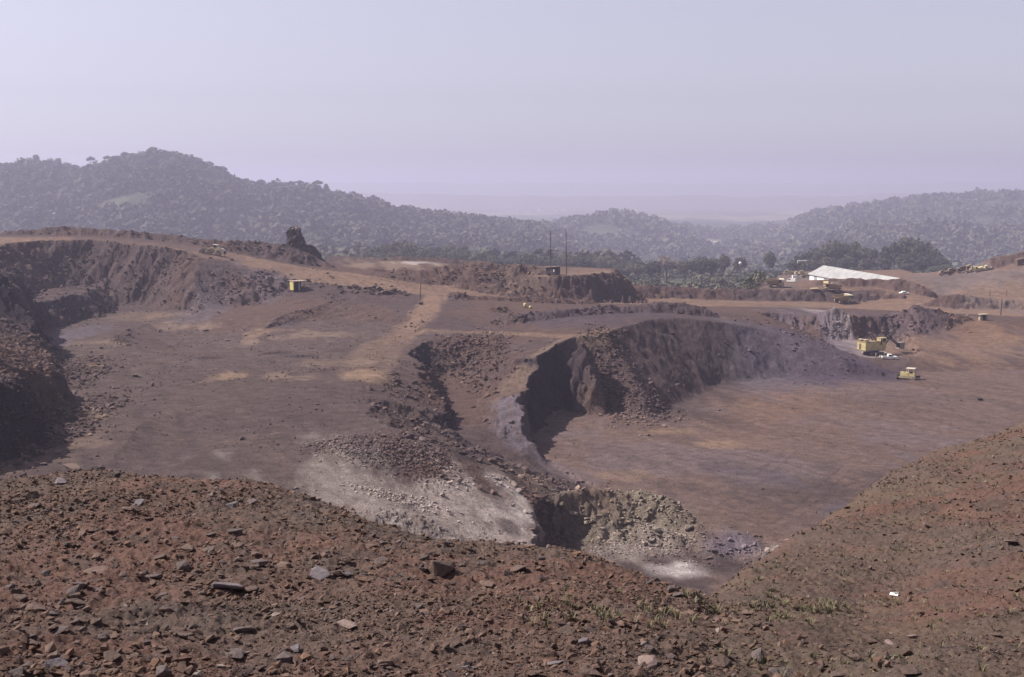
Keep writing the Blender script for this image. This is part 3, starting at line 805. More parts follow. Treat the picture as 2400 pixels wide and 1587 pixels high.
# ================================================================== TREES AND BUSH
M_bark = plain_mat('bark', (.10, .08, .065), .9, .3, 3)
def leaf_mat(name, c, rnd=.3):
    m = plain_mat(name, c, .75, .45, .35, rnd=rnd)
    nt = m.node_tree; b = nt.nodes['Principled BSDF']; tr = nn(nt, 'ShaderNodeBsdfTranslucent'); ms = nn(nt, 'ShaderNodeMixShader'); ms.inputs[0].default_value = .45
    nt.links.new(b.inputs['Base Color'].links[0].from_socket, tr.inputs['Color'])
    nt.links.new(b.outputs[0], ms.inputs[1]); nt.links.new(tr.outputs[0], ms.inputs[2]); nt.links.new(ms.outputs[0], nt.nodes['Material Output'].inputs['Surface'])
    return m
M_leaf = [leaf_mat('dark leaves', (.085, .092, .062)), leaf_mat('olive leaves', (.108, .106, .074)), leaf_mat('dry leaves', (.16, .125, .108))]
def crown_mesh(name, seed, lobes, n, size, flat=1.0):
    """leaf sprays through a crown built of several rounded masses, each (x, y, z, radius)"""
    g = np.random.default_rng(seed)
    P = []; N = []
    tot = sum(r ** 2 for *_, r in lobes)
    for (a, b, c, r) in lobes:
        k = int(n * r * r / tot)
        d = g.normal(size=(k, 3)); d /= np.linalg.norm(d, axis=1)[:, None]
        rr = r * (1 - .55 * g.random(k) ** 2.2) * (.8 + .4 * fbm(d[:, 0] * 2 + seed, d[:, 1] * 2 + d[:, 2] * 2, 191, 2))
        p = d * rr[:, None]; p[:, 2] *= .78 * flat
        P.append(p + (a, b, c)); N.append(d + .9 * g.normal(size=(k, 3)))
    P = np.concatenate(P); N = np.concatenate(N); N /= np.linalg.norm(N, axis=1)[:, None]
    up = g.normal(size=N.shape); A = np.cross(N, up); A /= np.linalg.norm(A, axis=1)[:, None] + 1e-9; B = np.cross(N, A)
    s = size * (.6 + .8 * g.random(len(P)))[:, None]
    V = np.stack([P - A * s - B * s * .5, P + A * s * .6 - B * s * .6, P + A * s + B * s * .5, P - A * s * .5 + B * s * .7], 1).reshape(-1, 3)
    return np_mesh(name, V, np.arange(len(V)).reshape(-1, 4), smooth=False)
def trunk_mesh(seed, h, r, lobes):
    g = random.Random(seed); m = MB()
    p = Vector((0, 0, -1.5)); q = Vector((g.uniform(-.04, .04) * h, g.uniform(-.04, .04) * h, h))
    m.tube(p, p.lerp(q, .5), r * 1.2, r * .9, 8); m.tube(p.lerp(q, .5), q, r * .9, r * .6, 8)
    for (a, b, c, rr) in lobes:
        e = Vector((a, b, c)); s0 = p.lerp(q, g.uniform(.75, 1)); mid_ = s0.lerp(e, .55) + Vector((0, 0, -.04 * h))
        m.tube(s0, mid_, r * .5, r * .32, 6); m.tube(mid_, e + Vector((0, 0, rr * .3)), r * .32, r * .1, 6)
    return m
KINDS = {}
def tree_kind(key, seed, h, r, lobes, n, size, mat, flat=1.0):
    KINDS[key] = (crown_mesh('crown', seed, lobes, n, size, flat), trunk_mesh(seed, h, r, lobes), mat)
# every kind is about ten metres across and twelve tall, then scaled
tree_kind('dome', 1, 5, .45, [(0,0,8.5,3.6),(2.6,.4,7.4,2.6),(-2.5,.6,7.2,2.7),(.5,2.4,7.2,2.5),(.3,-2.5,7,2.6),(3.4,-1,5.6,1.8),(-3.4,-.8,5.4,1.9),(0,0,5.4,2.8)], 1100, .48, M_leaf[0])
tree_kind('broad', 2, 5.5, .4, [(1.5,0,9.2,2.7),(-1.8,.5,8.6,2.8),(3.4,.6,7.2,2.1),(-3.7,0,7.0,2.0),(0,-2.2,7.4,2.4),(.4,2.2,7.6,2.4),(-1.0,-1,5.2,2.1)], 950, .45, M_leaf[1])
tree_kind('umbrella', 3, 8, .3, [(0,0,10.6,2.6),(2.9,.4,10.2,2.0),(-2.8,-.3,9.9,2.1),(.6,2.2,10.3,1.8),(-.5,-2.2,10.2,1.8)], 800, .45, M_leaf[0], .55)
tree_kind('bare', 4, 5.5, .35, [(.8,0,8.8,3.0),(-2.2,.4,7.9,2.4),(2.8,.2,7.2,2.2),(0,2,7.4,2.3),(0,-2,7.2,2.3),(-3.2,-.4,5.9,1.6)], 900, .42, M_leaf[2])
tree_kind('tall', 5, 6.5, .4, [(0,0,10.2,2.2),(1.5,.3,8.6,2.3),(-1.6,0,8.2,2.4),(.3,1.5,7.4,2.2),(0,-1.6,6.6,2.4),(.8,.2,5.2,1.9)], 1100, .5, M_leaf[1])
SRC = {}
def tree(key, loc, w, h, rz, label, group, name='tree'):
    if key not in SRC:
        c, t, m = KINDS[key]
        o = empty(name)
        t.build('trunk', M_bark, o); link('crown', c, m, o)
        SRC[key] = o
    else:
        o = copy_tree(SRC[key])
    o.name = name
    o.location = loc; o.scale = (w / 10, w / 10, h / 12); o.rotation_euler = (0, 0, rz)
    return tag(o, label, 'tree', group)
def tree_px(key, px, ytop, wpx, Yd, label, group, hmin=8, hmax=38):
    if group in ('trees beyond the haul road', 'trees of the wooded knoll'): Yd *= 1.38
    if group == GA:
        wpx *= 1.45
        key = {'tall': 'broad'}.get(key, key)
    xt, yt, zt = at(px, ytop, Yd)
    zg = float(HFAR(xt, yt)); zg2 = H(xt, yt) if yt < 850 and abs(xt / yt) < .46 else -999
    zg = max(zg, zg2)
    h = min(max(zt - zg, hmin), hmax)
    return tree(key, (xt, yt, zt - h * .985), wpx * Yd / F, h, RNG.random() * 6.3, label, group)

GA = 'trees beyond the haul road'
K3 = ['dome', 'broad', 'tall', 'bare']
for k, (px, yt, w, Yd) in enumerate([(862,585,34,800),(880,576,40,800),(905,569,44,805),(930,562,44,810),(955,563,44,805),(975,570,38,800),(998,576,30,795),(890,590,34,760),(925,586,36,760),(962,588,36,765),(1012,590,26,770),
        (1048,576,24,820),(1062,584,26,815),(1075,572,18,825),(1092,582,30,810),(1118,586,36,800),(1140,588,34,800),(1160,596,26,790)]):
    tree_px(K3[(k * 7 + k // 3) % 3], px, yt, w, Yd, 'hazy dark bush tree in the low dome of trees behind the pale plateau', GA)
for k, (px, yt, w, Yd) in enumerate([(1180,606,28,830),(1205,600,30,830),(1235,590,34,830),(1262,597,32,830),(1290,603,34,830),(1320,601,38,830),(1350,598,40,830),(1382,596,42,830),(1410,599,38,825),(1432,607,32,820),(1452,618,26,800),
        (1470,612,30,790),(1490,616,34,780)]):
    tree_px(K3[(k * 5 + 1) % 3], px, yt, w, Yd, 'hazy olive tree in the row behind the hut and its two tall poles', GA)
tree_px('bare', 1562, 597, 56, 800, 'round pinkish dry tree standing out above the bush beyond the road', GA)
tree_px('dome', 1528, 608, 34, 790, 'dark round tree just to the side of the pinkish dry tree', GA)
tree_px('tall', 1606, 607, 36, 790, 'dark tree between the pinkish dry tree and the twin broad trees', GA)
tree_px('dome', 1643, 599, 38, 790, 'one of twin broad dark trees on the crest above the bush slope', GA)
tree_px('broad', 1668, 602, 36, 790, 'one of twin broad dark trees on the crest above the bush slope', GA)
tree_px('broad', 1697, 594, 26, 800, 'slim spreading tree standing alone on the bush crest', GA)
tree_px('tall', 1805, 586, 26, 860, 'dark tree standing alone above the white flat roof', GA)
tree_px('broad', 1735, 600, 22, 850, 'small thin tree beside the pale round tank', GA)
GB = 'trees of the wooded knoll'
kn = [(1862,606,40,840),(1885,588,46,850),(1908,576,50,860),(1935,568,54,870),(1962,560,56,880),(1984,566,40,880),(2006,562,46,890),(2028,574,44,880),(2050,584,40,870),(2076,578,42,880),(2096,568,46,890),(2120,556,54,900),(2144,552,58,900),
      (2168,562,54,900),(2188,578,50,890),(2206,598,44,880),(2218,618,36,870),(1900,606,46,830),(1940,600,50,830),(1985,600,50,835),(2030,606,48,830),(2075,606,48,830),(2120,596,56,840),(2165,602,56,840),(2195,622,44,830),
      (1880,624,36,820),(1960,622,40,815),(2050,626,44,815),(2100,630,46,810),(2150,636,46,805),(2010,624,40,815),(2130,615,50,825),(2070,590,46,860),(1920,590,50,845),(2000,585,52,860),(2150,580,56,870),(2180,640,40,800)]
for k, (px, yt, w, Yd) in enumerate(kn):
    tree_px(K3[(k * 3 + k // 4) % 3], px, yt, w, Yd, 'dense dark tree in the wooded knoll behind the long white shed', GB)
GC = 'trees on the far hill skyline'
sky_t = [(8,392,20),(22,384,18),(52,372,22),(68,366,24),(84,362,26),(104,374,22),(118,368,24),(136,370,26),(158,378,24),(172,388,18),(198,388,16),(212,366,18),(236,382,20),(252,364,22),(276,370,22),(292,355,20),(310,358,26),(336,352,28),(360,350,28),
         (384,352,28),(402,356,24),(424,362,20),(436,360,22),(462,366,22),(482,376,20),(504,388,20),(528,402,18),(546,410,18),(566,424,16),(588,422,18),(612,420,20),(632,426,20),(660,424,20),(684,430,20),(702,422,22),(722,430,18),(744,422,24),(764,430,18),(790,444,16),(812,450,18),(838,458,16),(872,470,14)]
for k, (px, yt, w) in enumerate(sky_t):
    kind = 'umbrella' if px in (212, 252, 292, 22, 588, 702, 744, 612) else K3[(k * 5) % 3]
    Yd = 2690
    tree_px(kind, px, yt + 1, w * 1.15, Yd, ('flat-topped tree on a bare trunk' if kind == 'umbrella' else 'rounded tree') + ' showing against the sky on the far hill crest', GC, 8, 38)

# the bush that covers the hills: one mass of crowns
def forest(name, n, gen, label, mat, hfun=None):
    g = np.random.default_rng(77 + n)
    X_, Y_, S_ = gen(g, n)
    Z_ = HFAR(X_, Y_) if hfun is None else hfun(X_, Y_)
    # leaf sprays: each crown a dome of facing scraps
    k = 40
    d = g.normal(size=(len(X_), k, 3)); d[..., 2] = np.abs(d[..., 2]) * 1.0 - .15; d /= np.linalg.norm(d, axis=2)[..., None]
    r = (.75 + .4 * g.random((len(X_), k)))
    ctr = np.stack([X_, Y_, Z_], 1)[:, None]
    hh = (.9 + .5 * g.random(len(X_)))[:, None]
    P = d * (r * S_[:, None])[..., None]
    P[..., 2] = P[..., 2] * hh + (S_ * .75)[:, None]
    P = (P + ctr).reshape(-1, 3)
    Nn = d.reshape(-1, 3) + .5 * g.normal(size=(len(P), 3)); Nn /= np.linalg.norm(Nn, axis=1)[:, None]
    up = g.normal(size=Nn.shape); A_ = np.cross(Nn, up); A_ /= np.linalg.norm(A_, axis=1)[:, None] + 1e-9; B_ = np.cross(Nn, A_)
    s = (np.repeat(S_, k) * (.2 + .2 * g.random(len(P))))[:, None]
    V = np.stack([P - A_ * s - B_ * s * .6, P + A_ * s * .8 - B_ * s * .8, P + A_ * s + B_ * s * .6, P - A_ * s * .6 + B_ * s * .9], 1).reshape(-1, 3)
    tone = np.repeat((.8 + .5 * g.random(len(X_)) + .5 * (g.random(len(X_)) > .93)), k * 4)[:, None]
    hue = np.repeat(g.random(len(X_)), k * 4)[:, None]
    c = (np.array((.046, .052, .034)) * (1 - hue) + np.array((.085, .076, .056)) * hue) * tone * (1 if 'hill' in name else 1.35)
    me = np_mesh(name, V, np.arange(len(V)).reshape(-1, 4), c, smooth=False)
    return tag(link(name, me, mat), label, 'forest', kind='stuff')
M_forest = soil_mat('canopy', scales=((.05, .2),), bump=())
def gen_hill(g, n):
    Y_ = 1200 + 1750 * g.random(n) ** .8
    px = -260 + 1750 * g.random(n)
    X_ = (px - CX) / F / cp * Y_
    S_ = 3.6 + 9 * g.random(n) ** 2.5
    keep = fbm(X_ / 90, Y_ / 90, 201, 3) > .33
    return X_[keep], Y_[keep], S_[keep]
forest('hill_forest', 17000, gen_hill, 'purple hazed forest covering the long hill behind the mine', M_forest)
def gen_right(g, n):
    Y_ = 1900 + 2700 * g.random(n); px = 1250 + 1450 * g.random(n)
    X_ = (px - CX) / F / cp * Y_; S_ = 4.2 + 11 * g.random(n) ** 2.5
    keep = (fbm(X_ / 120, Y_ / 120, 207, 3) > .42)
    return X_[keep], Y_[keep], S_[keep]
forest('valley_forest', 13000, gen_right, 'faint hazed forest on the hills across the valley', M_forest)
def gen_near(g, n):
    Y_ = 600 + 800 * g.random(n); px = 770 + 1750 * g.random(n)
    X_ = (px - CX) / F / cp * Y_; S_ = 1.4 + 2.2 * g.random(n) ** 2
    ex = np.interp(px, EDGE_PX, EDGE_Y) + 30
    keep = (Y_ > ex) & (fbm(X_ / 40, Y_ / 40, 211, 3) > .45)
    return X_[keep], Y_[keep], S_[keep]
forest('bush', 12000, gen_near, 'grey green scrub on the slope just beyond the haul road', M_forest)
def gen_yard(g, n):
    Y_ = 590 + 240 * g.random(n); px = 1685 + 100 * g.random(n) ** 1.3 + 40 * (fbm(Y_ / 30, Y_ * 0, 215, 2) - .5)
    return (px - CX) / F / cp * Y_, Y_, .8 + 1.6 * g.random(n) ** 2
forest('bush', 700, gen_yard, 'low grey scrub on the edge of the yard', M_forest, lambda a, b: np.array([max(H(p, q), float(HFAR(p, q))) for p, q in zip(a, b)]))
print('trees', round(time.time() - T0, 1))
# ================================================================== MACHINES
YEL = plain_mat('yellow paint', (.56, .47, .20), .5, .12, 1.2, dust=.45, dustc=(.26, .19, .14))
YEL2 = plain_mat('faded yellow paint', (.48, .40, .24), .6, .15, 1.0, dust=.6, dustc=(.34, .26, .19))
TANP = plain_mat('dusty ochre paint', (.34, .24, .13), .7, .15, 1.0, dust=.6, dustc=(.24, .17, .12))
CREAM = plain_mat('cream paint', (.68, .62, .48), .5, .1, 1.0, dust=.3)
WHITE = plain_mat('white paint', (.82, .80, .76), .4, .05, 1.5, dust=.06)
STEEL = plain_mat('worn steel', (.26, .22, .21), .5, .3, 1.4, dust=.4, metal=.3)
DARK = plain_mat('dark grease', (.035, .028, .028), .6, .3, 1.5, dust=.25, dustc=(.12, .085, .07))
TYRE = plain_mat('dusty rubber', (.05, .045, .042), .85, .25, 2, dust=.85, dustc=(.33, .25, .21))
GLASS = plain_mat('dark glass', (.02, .022, .025), .12, .1, 1)
BROWN = plain_mat('brown paint', (.10, .065, .05), .7, .2, 1, dust=.3)
LAMP = plain_mat('lamp glass', (.7, .68, .6), .2, .05, 1)
WIRE = plain_mat('black wire', (.03, .028, .028), .6, .1, 1)
WOOD = plain_mat('weathered wood', (.085, .06, .05), .85, .3, 2)

def ground_z(x, y):
    return max(H(x, y), float(HFAR(x, y)) if y > 600 else -999)
def settle(o, x, y, rz, L=6.0, W=3.0, z=None):
    """stand a thing on the ground at (x, y), tilted as the ground tilts"""
    c, s = math.cos(rz), math.sin(rz)
    f = ground_z(x + c * L / 2, y + s * L / 2); b = ground_z(x - c * L / 2, y - s * L / 2)
    l = ground_z(x - s * W / 2, y + c * W / 2); r = ground_z(x + s * W / 2, y - c * W / 2)
    fx = Vector((c * L, s * L, max(-.25 * L, min(.25 * L, f - b)))).normalized()
    fy = Vector((-s * W, c * W, max(-.2 * W, min(.2 * W, l - r)))).normalized()
    up = fx.cross(fy).normalized(); fy = up.cross(fx)
    M = Matrix((fx, fy, up)).transposed()
    o.rotation_euler = M.to_euler()
    o.location = (x, y, ((f + b + l + r) / 4 if z is None else z) - .03)
    return o
def stand(o, px, py, deg, L=6.0, W=3.0, Yd=None):
    x, y, z = hit(px, py) if Yd is None else at(px, py, Yd)
    settle(o, x, y, math.radians(deg), L, W)
    bpy.context.view_layer.update()
    return o
def wheel(root, x, y, r, w, rimmat=YEL, n=24):
    t = MB().lathe([(r * .5, -w / 2), (r * .88, -w / 2), (r, -w * .33), (r, w * .33), (r * .88, w / 2), (r * .5, w / 2)], (x, y, r), 'y', n).build('wheel', TYRE, root)
    s = 1 if y > 0 else -1
    MB().lathe([(.01, s * w * .30), (r * .2, s * w * .34), (r * .24, s * w * .2), (r * .46, s * w * .22), (r * .53, s * w * .5), (r * .53, -s * w * .5), (.01, -s * w * .4)], (x, y, r), 'y', n).build('rim', rimmat, t)
    return t

def make_dump_truck():
    o = empty('dump_truck')
    m = MB(); m.box((0, -.65, 1.35), (7.6, .3, .5)); m.box((0, .65, 1.35), (7.6, .3, .5)); m.box((-2.3, 0, 1.1), (.5, 2.6, .5)); m.box((2.3, 0, 1.1), (.5, 2.8, .4)); m.box((3.7, 0, 1.0), (.25, 3.2, .55))
    m.build('chassis', DARK, o)
    b = MB()
    for y0, y1 in ((-1.95, -1.75), (1.75, 1.95)):
        b.prism([(-4.5, 3.0), (-3.4, 2.05), (.6, 1.85), (1.3, 2.3), (1.75, 3.75), (1.75, 3.95), (-4.5, 3.35)], y0, y1)
    b.prism([(-4.5, 2.9), (-3.4, 1.9), (.7, 1.7), (.7, 1.85), (-3.35, 2.05), (-4.5, 3.05)], -1.75, 1.75)
    b.prism([(.7, 1.7), (1.35, 2.2), (1.85, 3.8), (1.7, 3.8), (1.2, 2.3), (.6, 1.85)], -1.75, 1.75)
    cn = MB(); cn.box((2.85, 0, 3.92), (2.2, 3.9, .14)); cn.box((2.85, -1.9, 3.78), (2.2, .1, .3)); cn.box((2.85, 1.9, 3.78), (2.2, .1, .3)); cn.build('canopy', CREAM, o)
    for x in (-3.2, -2.0, -.8, .4):
        for y in (-2.02, 2.02): b.box((x, y, 2.75), (.16, .16, 1.2))
    b.build('dump_bed', TANP, o)
    h = MB(); h.box((3.15, -.35, 1.95), (1.6, 1.5, 1.0), top=(.95, .9)); h.box((2.5, 0, 1.5), (2.4, 3.3, .14))
    for y in (-1.55, 1.55): h.prism([(1.3, 1.5), (1.6, 2.05), (3.4, 2.05), (3.9, 1.5), (3.9, 1.35), (1.3, 1.35)], y - .38, y + .38)
    h.build('hood', YEL2, o)
    MB().box((3.98, -.35, 1.9), (.08, 1.3, .85)).build('radiator_grille', DARK, o)
    c = MB(); c.box((2.2, 1.0, 2.0), (1.4, 1.3, .9)); c.box((2.2, 1.0, 3.4), (1.5, 1.4, .12))
    for dx in (-.65, .65):
        for dy in (-.58, .58): c.box((2.2 + dx, 1.0 + dy, 2.9), (.12, .12, 1.0))
    cab = c.build('cab', YEL2, o)
    MB().box((2.2, 1.0, 2.85), (1.2, 1.12, .85)).build('window', GLASS, cab)
    MB().tube((.2, -1.2, 1.15), (1.5, -1.2, 1.15), .42, n=14).build('fuel_tank', TANP, o)
    st = MB()
    for i in range(4): st.box((3.95, 1.15, .75 + .3 * i), (.2, .5, .05))
    st.box((3.95, .9, 1.3), (.06, .05, 1.5)); st.box((3.95, 1.4, 1.3), (.06, .05, 1.5)); st.build('ladder', STEEL, o)
    for y in (-1.15, 1.15): MB().lathe([(.01, .07), (.15, .06), (.17, 0), (.01, -.02)], (4.02, y, 1.42), 'x', 12).build('headlight', LAMP, o)
    for x, r in ((2.25, .98), (-2.3, 1.0)):
        for y in (-1.55, 1.55): wheel(o, x, y, r, .75 if x > 0 else 1.1, TANP)
    return o
t1 = make_dump_truck(); stand(t1, 1817, 673, -8, 6, 3)
tag(t1, 'dusty ochre dump truck with empty bed driving right, nearest the edge of the yard', 'dump truck', 'dump trucks')
t2 = copy_tree(t1); stand(t2, 1950, 681, 168, 6, 3); tag(t2, 'dump truck with bright yellow cab canopy, loaded with ore and facing left', 'dump truck', 'dump trucks')
for ch in t2.children:
    if ch.name.startswith('canopy'): ch.material_slots[0].link = 'OBJECT'; ch.material_slots[0].material = YEL
t3 = copy_tree(t1); stand(t3, 1974, 711, 26, 6, 3); tag(t3, 'dump truck seen against the light on the haul road, its tail turned to us', 'dump truck', 'dump trucks')
bpy.context.view_layer.update()
# the ore it carries
g = np.random.default_rng(3); uu, vv = np.meshgrid(np.linspace(-1, 1, 36), np.linspace(-1, 1, 22)); 
zz = np.clip(1 - np.maximum(np.abs(uu), np.abs(vv)) ** 2, 0, 1) ** .7
lv = np.stack([-1.5 + 2.7 * uu + 0 * vv, 1.72 * vv, 3.05 + 1.15 * zz + .4 * (fbm(uu * 4, vv * 4, 221, 3) - .5) - .0 * uu], -1).reshape(-1, 3)
ii = np.arange(36 * 22).reshape(22, 36); lf = np.stack([ii[:-1, :-1], ii[:-1, 1:], ii[1:, 1:], ii[1:, :-1]], -1).reshape(-1, 4)
ORE = plain_mat('ore', (.14, .10, .10), .95, .4, 3, bump=.1)
lo = link('ore_heap', np_mesh('ore_heap', lv, lf), ORE); lo.matrix_world = t2.matrix_world.copy()
tag(lo, 'heap of dark ore in the bed of the yellow-canopied dump truck', 'ore heap')

def make_wheel_loader():
    o = empty('wheel_loader')
    r = MB(); r.prism([(-4.3, 1.0), (-4.3, 2.5), (-3.9, 2.75), (-1.0, 2.9), (-.6, 1.5), (-.6, .95), (-3.6, .85)], -1.05, 1.05)
    r.box((-2.2, 0, 2.95), (2.9, 1.9, .14)); r.build('engine_body', CREAM, o)
    MB().box((-4.45, 0, 1.55), (.5, 2.3, 1.3), top=(.7, .95)).build('counterweight', DARK, o)
    f = MB(); f.box((.9, 0, 1.35), (2.2, 1.2, 1.1)); f.prism([(.2, 1.9), (1.6, 1.9), (1.3, 2.7), (.5, 2.7)], -.6, .6); f.box((-.3, 0, 1.3), (.9, .5, .8)); f.build('front_frame', YEL2, o)
    for x in (1.45, -2.0):
        for y in (-1.45, 1.45):
            MB().prism([(x - .95, 2.0), (x - .6, 2.3), (x + .6, 2.3), (x + .95, 2.0), (x + .9, 1.92), (x - .9, 1.92)], y - .35, y + .35).build('mudguard', YEL2, o)
    c = MB(); c.box((-.5, 0, 2.35), (1.3, 1.5, 1.1))
    for dx in (-.58, .58):
        for dy in (-.68, .68): c.box((-.5 + dx, dy, 3.35), (.1, .1, 1.1))
    cab = c.build('cab', YEL2, o); MB().box((-.5, 0, 3.3), (1.05, 1.25, .9)).build('window', GLASS, cab)
    MB().box((-.45, 0, 3.98), (1.9, 1.9, .16)).build('canopy_roof', CREAM, o)
    for y in (-.62, .62): MB().prism([(.7, 2.6), (1.2, 2.75), (3.3, 1.5), (3.9, .75), (3.5, .6), (2.9, 1.25), (1.2, 2.3)], y - .13, y + .13).build('lift_arm', YEL2, o)
    MB().prism([(1.2, 2.05), (2.6, 2.15), (3.6, 1.7), (3.5, 1.5), (2.6, 1.95), (1.2, 1.8)], -.12, .12).build('bucket_link', STEEL, o)
    b = MB()
    b.prism([(3.6, .12), (5.3, .05), (5.3, .17), (3.75, .28), (3.45, .7), (3.55, 1.5), (4.0, 1.95), (3.85, 2.05), (3.4, 1.6), (3.3, .6)], -1.75, 1.75)
    for y in (-1.8, 1.7): b.prism([(3.5, .12), (5.2, .08), (4.9, .9), (4.0, 1.95), (3.5, 1.6)], y, y + .1)
    b.build('bucket', STEEL, o)
    MB().tube((-2.6, .5, 2.9), (-2.6, .5, 3.7), .09).build('exhaust_pipe', DARK, o)
    for x in (1.45, -2.0):
        for y in (-1.45, 1.45): wheel(o, x, y, .95, .75, YEL)
    return o
wl = make_wheel_loader(); stand(wl, 499, 598, 180, 6, 3, Yd=484)
tag(wl, 'yellow wheel loader with cream hood driving left on the haul road', 'wheel loader', 'loading machines')

def make_bulldozer():
    o = empty('bulldozer')
    for y in (-1.05, 1.05):
        t = MB().prism([(-2.3, .45), (-2.0, .08), (1.8, .05), (2.3, .4), (2.2, .8), (1.6, .95), (-1.8, 1.0), (-2.25, .8)], y - .3, y + .3).build('crawler_track', STEEL, o)
        MB().box((0, y + (.32 if y > 0 else -.32), .55), (2.9, .08, .3)).build('track_frame', YEL, t)
    b = MB(); b.box((.9, 0, 1.45), (2.3, 1.2, 1.0), top=(.95, .85)); b.box((-1.0, 0, 1.25), (1.9, 1.7, .8)); b.box((-1.75, 0, 1.85), (.6, 1.6, .8)); b.build('engine_body', YEL, o)
    MB().box((2.1, 0, 1.4), (.1, 1.1, .95)).build('radiator_grille', DARK, o)
    MB().box((-.75, 0, 1.85), (.6, .7, .5)).build('seat', DARK, o)
    c = MB(); c.box((-.75, 0, 3.05), (2.3, 2.2, .14))
    for dx in (-1.0, .9):
        for dy in (-.95, .95): c.box((-.75 + dx, dy, 2.3), (.1, .1, 1.5))
    c.build('canopy', CREAM, o)
    for y in (-1.5, 1.5): MB().box((1.3, y, .65), (3.2, .2, .28)).build('push_arm', YEL, o)
    MB().prism([(2.75, .1), (2.95, .12), (2.82, .7), (2.95, 1.35), (2.8, 1.4), (2.62, .75)], -1.95, 1.95).build('blade', STEEL, o)
    MB().tube((.9, .3, 1.9), (.9, .3, 2.6), .07).build('exhaust_pipe', DARK, o)
    r = MB(); r.box((-2.7, 0, .9), (.8, .9, .5)); r.box((-3.0, 0, .65), (.2, .2, 1.0)); r.build('ripper', DARK, o)
    return o
bd = make_bulldozer(); stand(bd, 2128, 889, 150, 4, 2); bd.scale = (1.12, 1.12, 1.12)
tag(bd, 'yellow bulldozer with cream canopy pushing left at the foot of the purple ore slope', 'bulldozer')

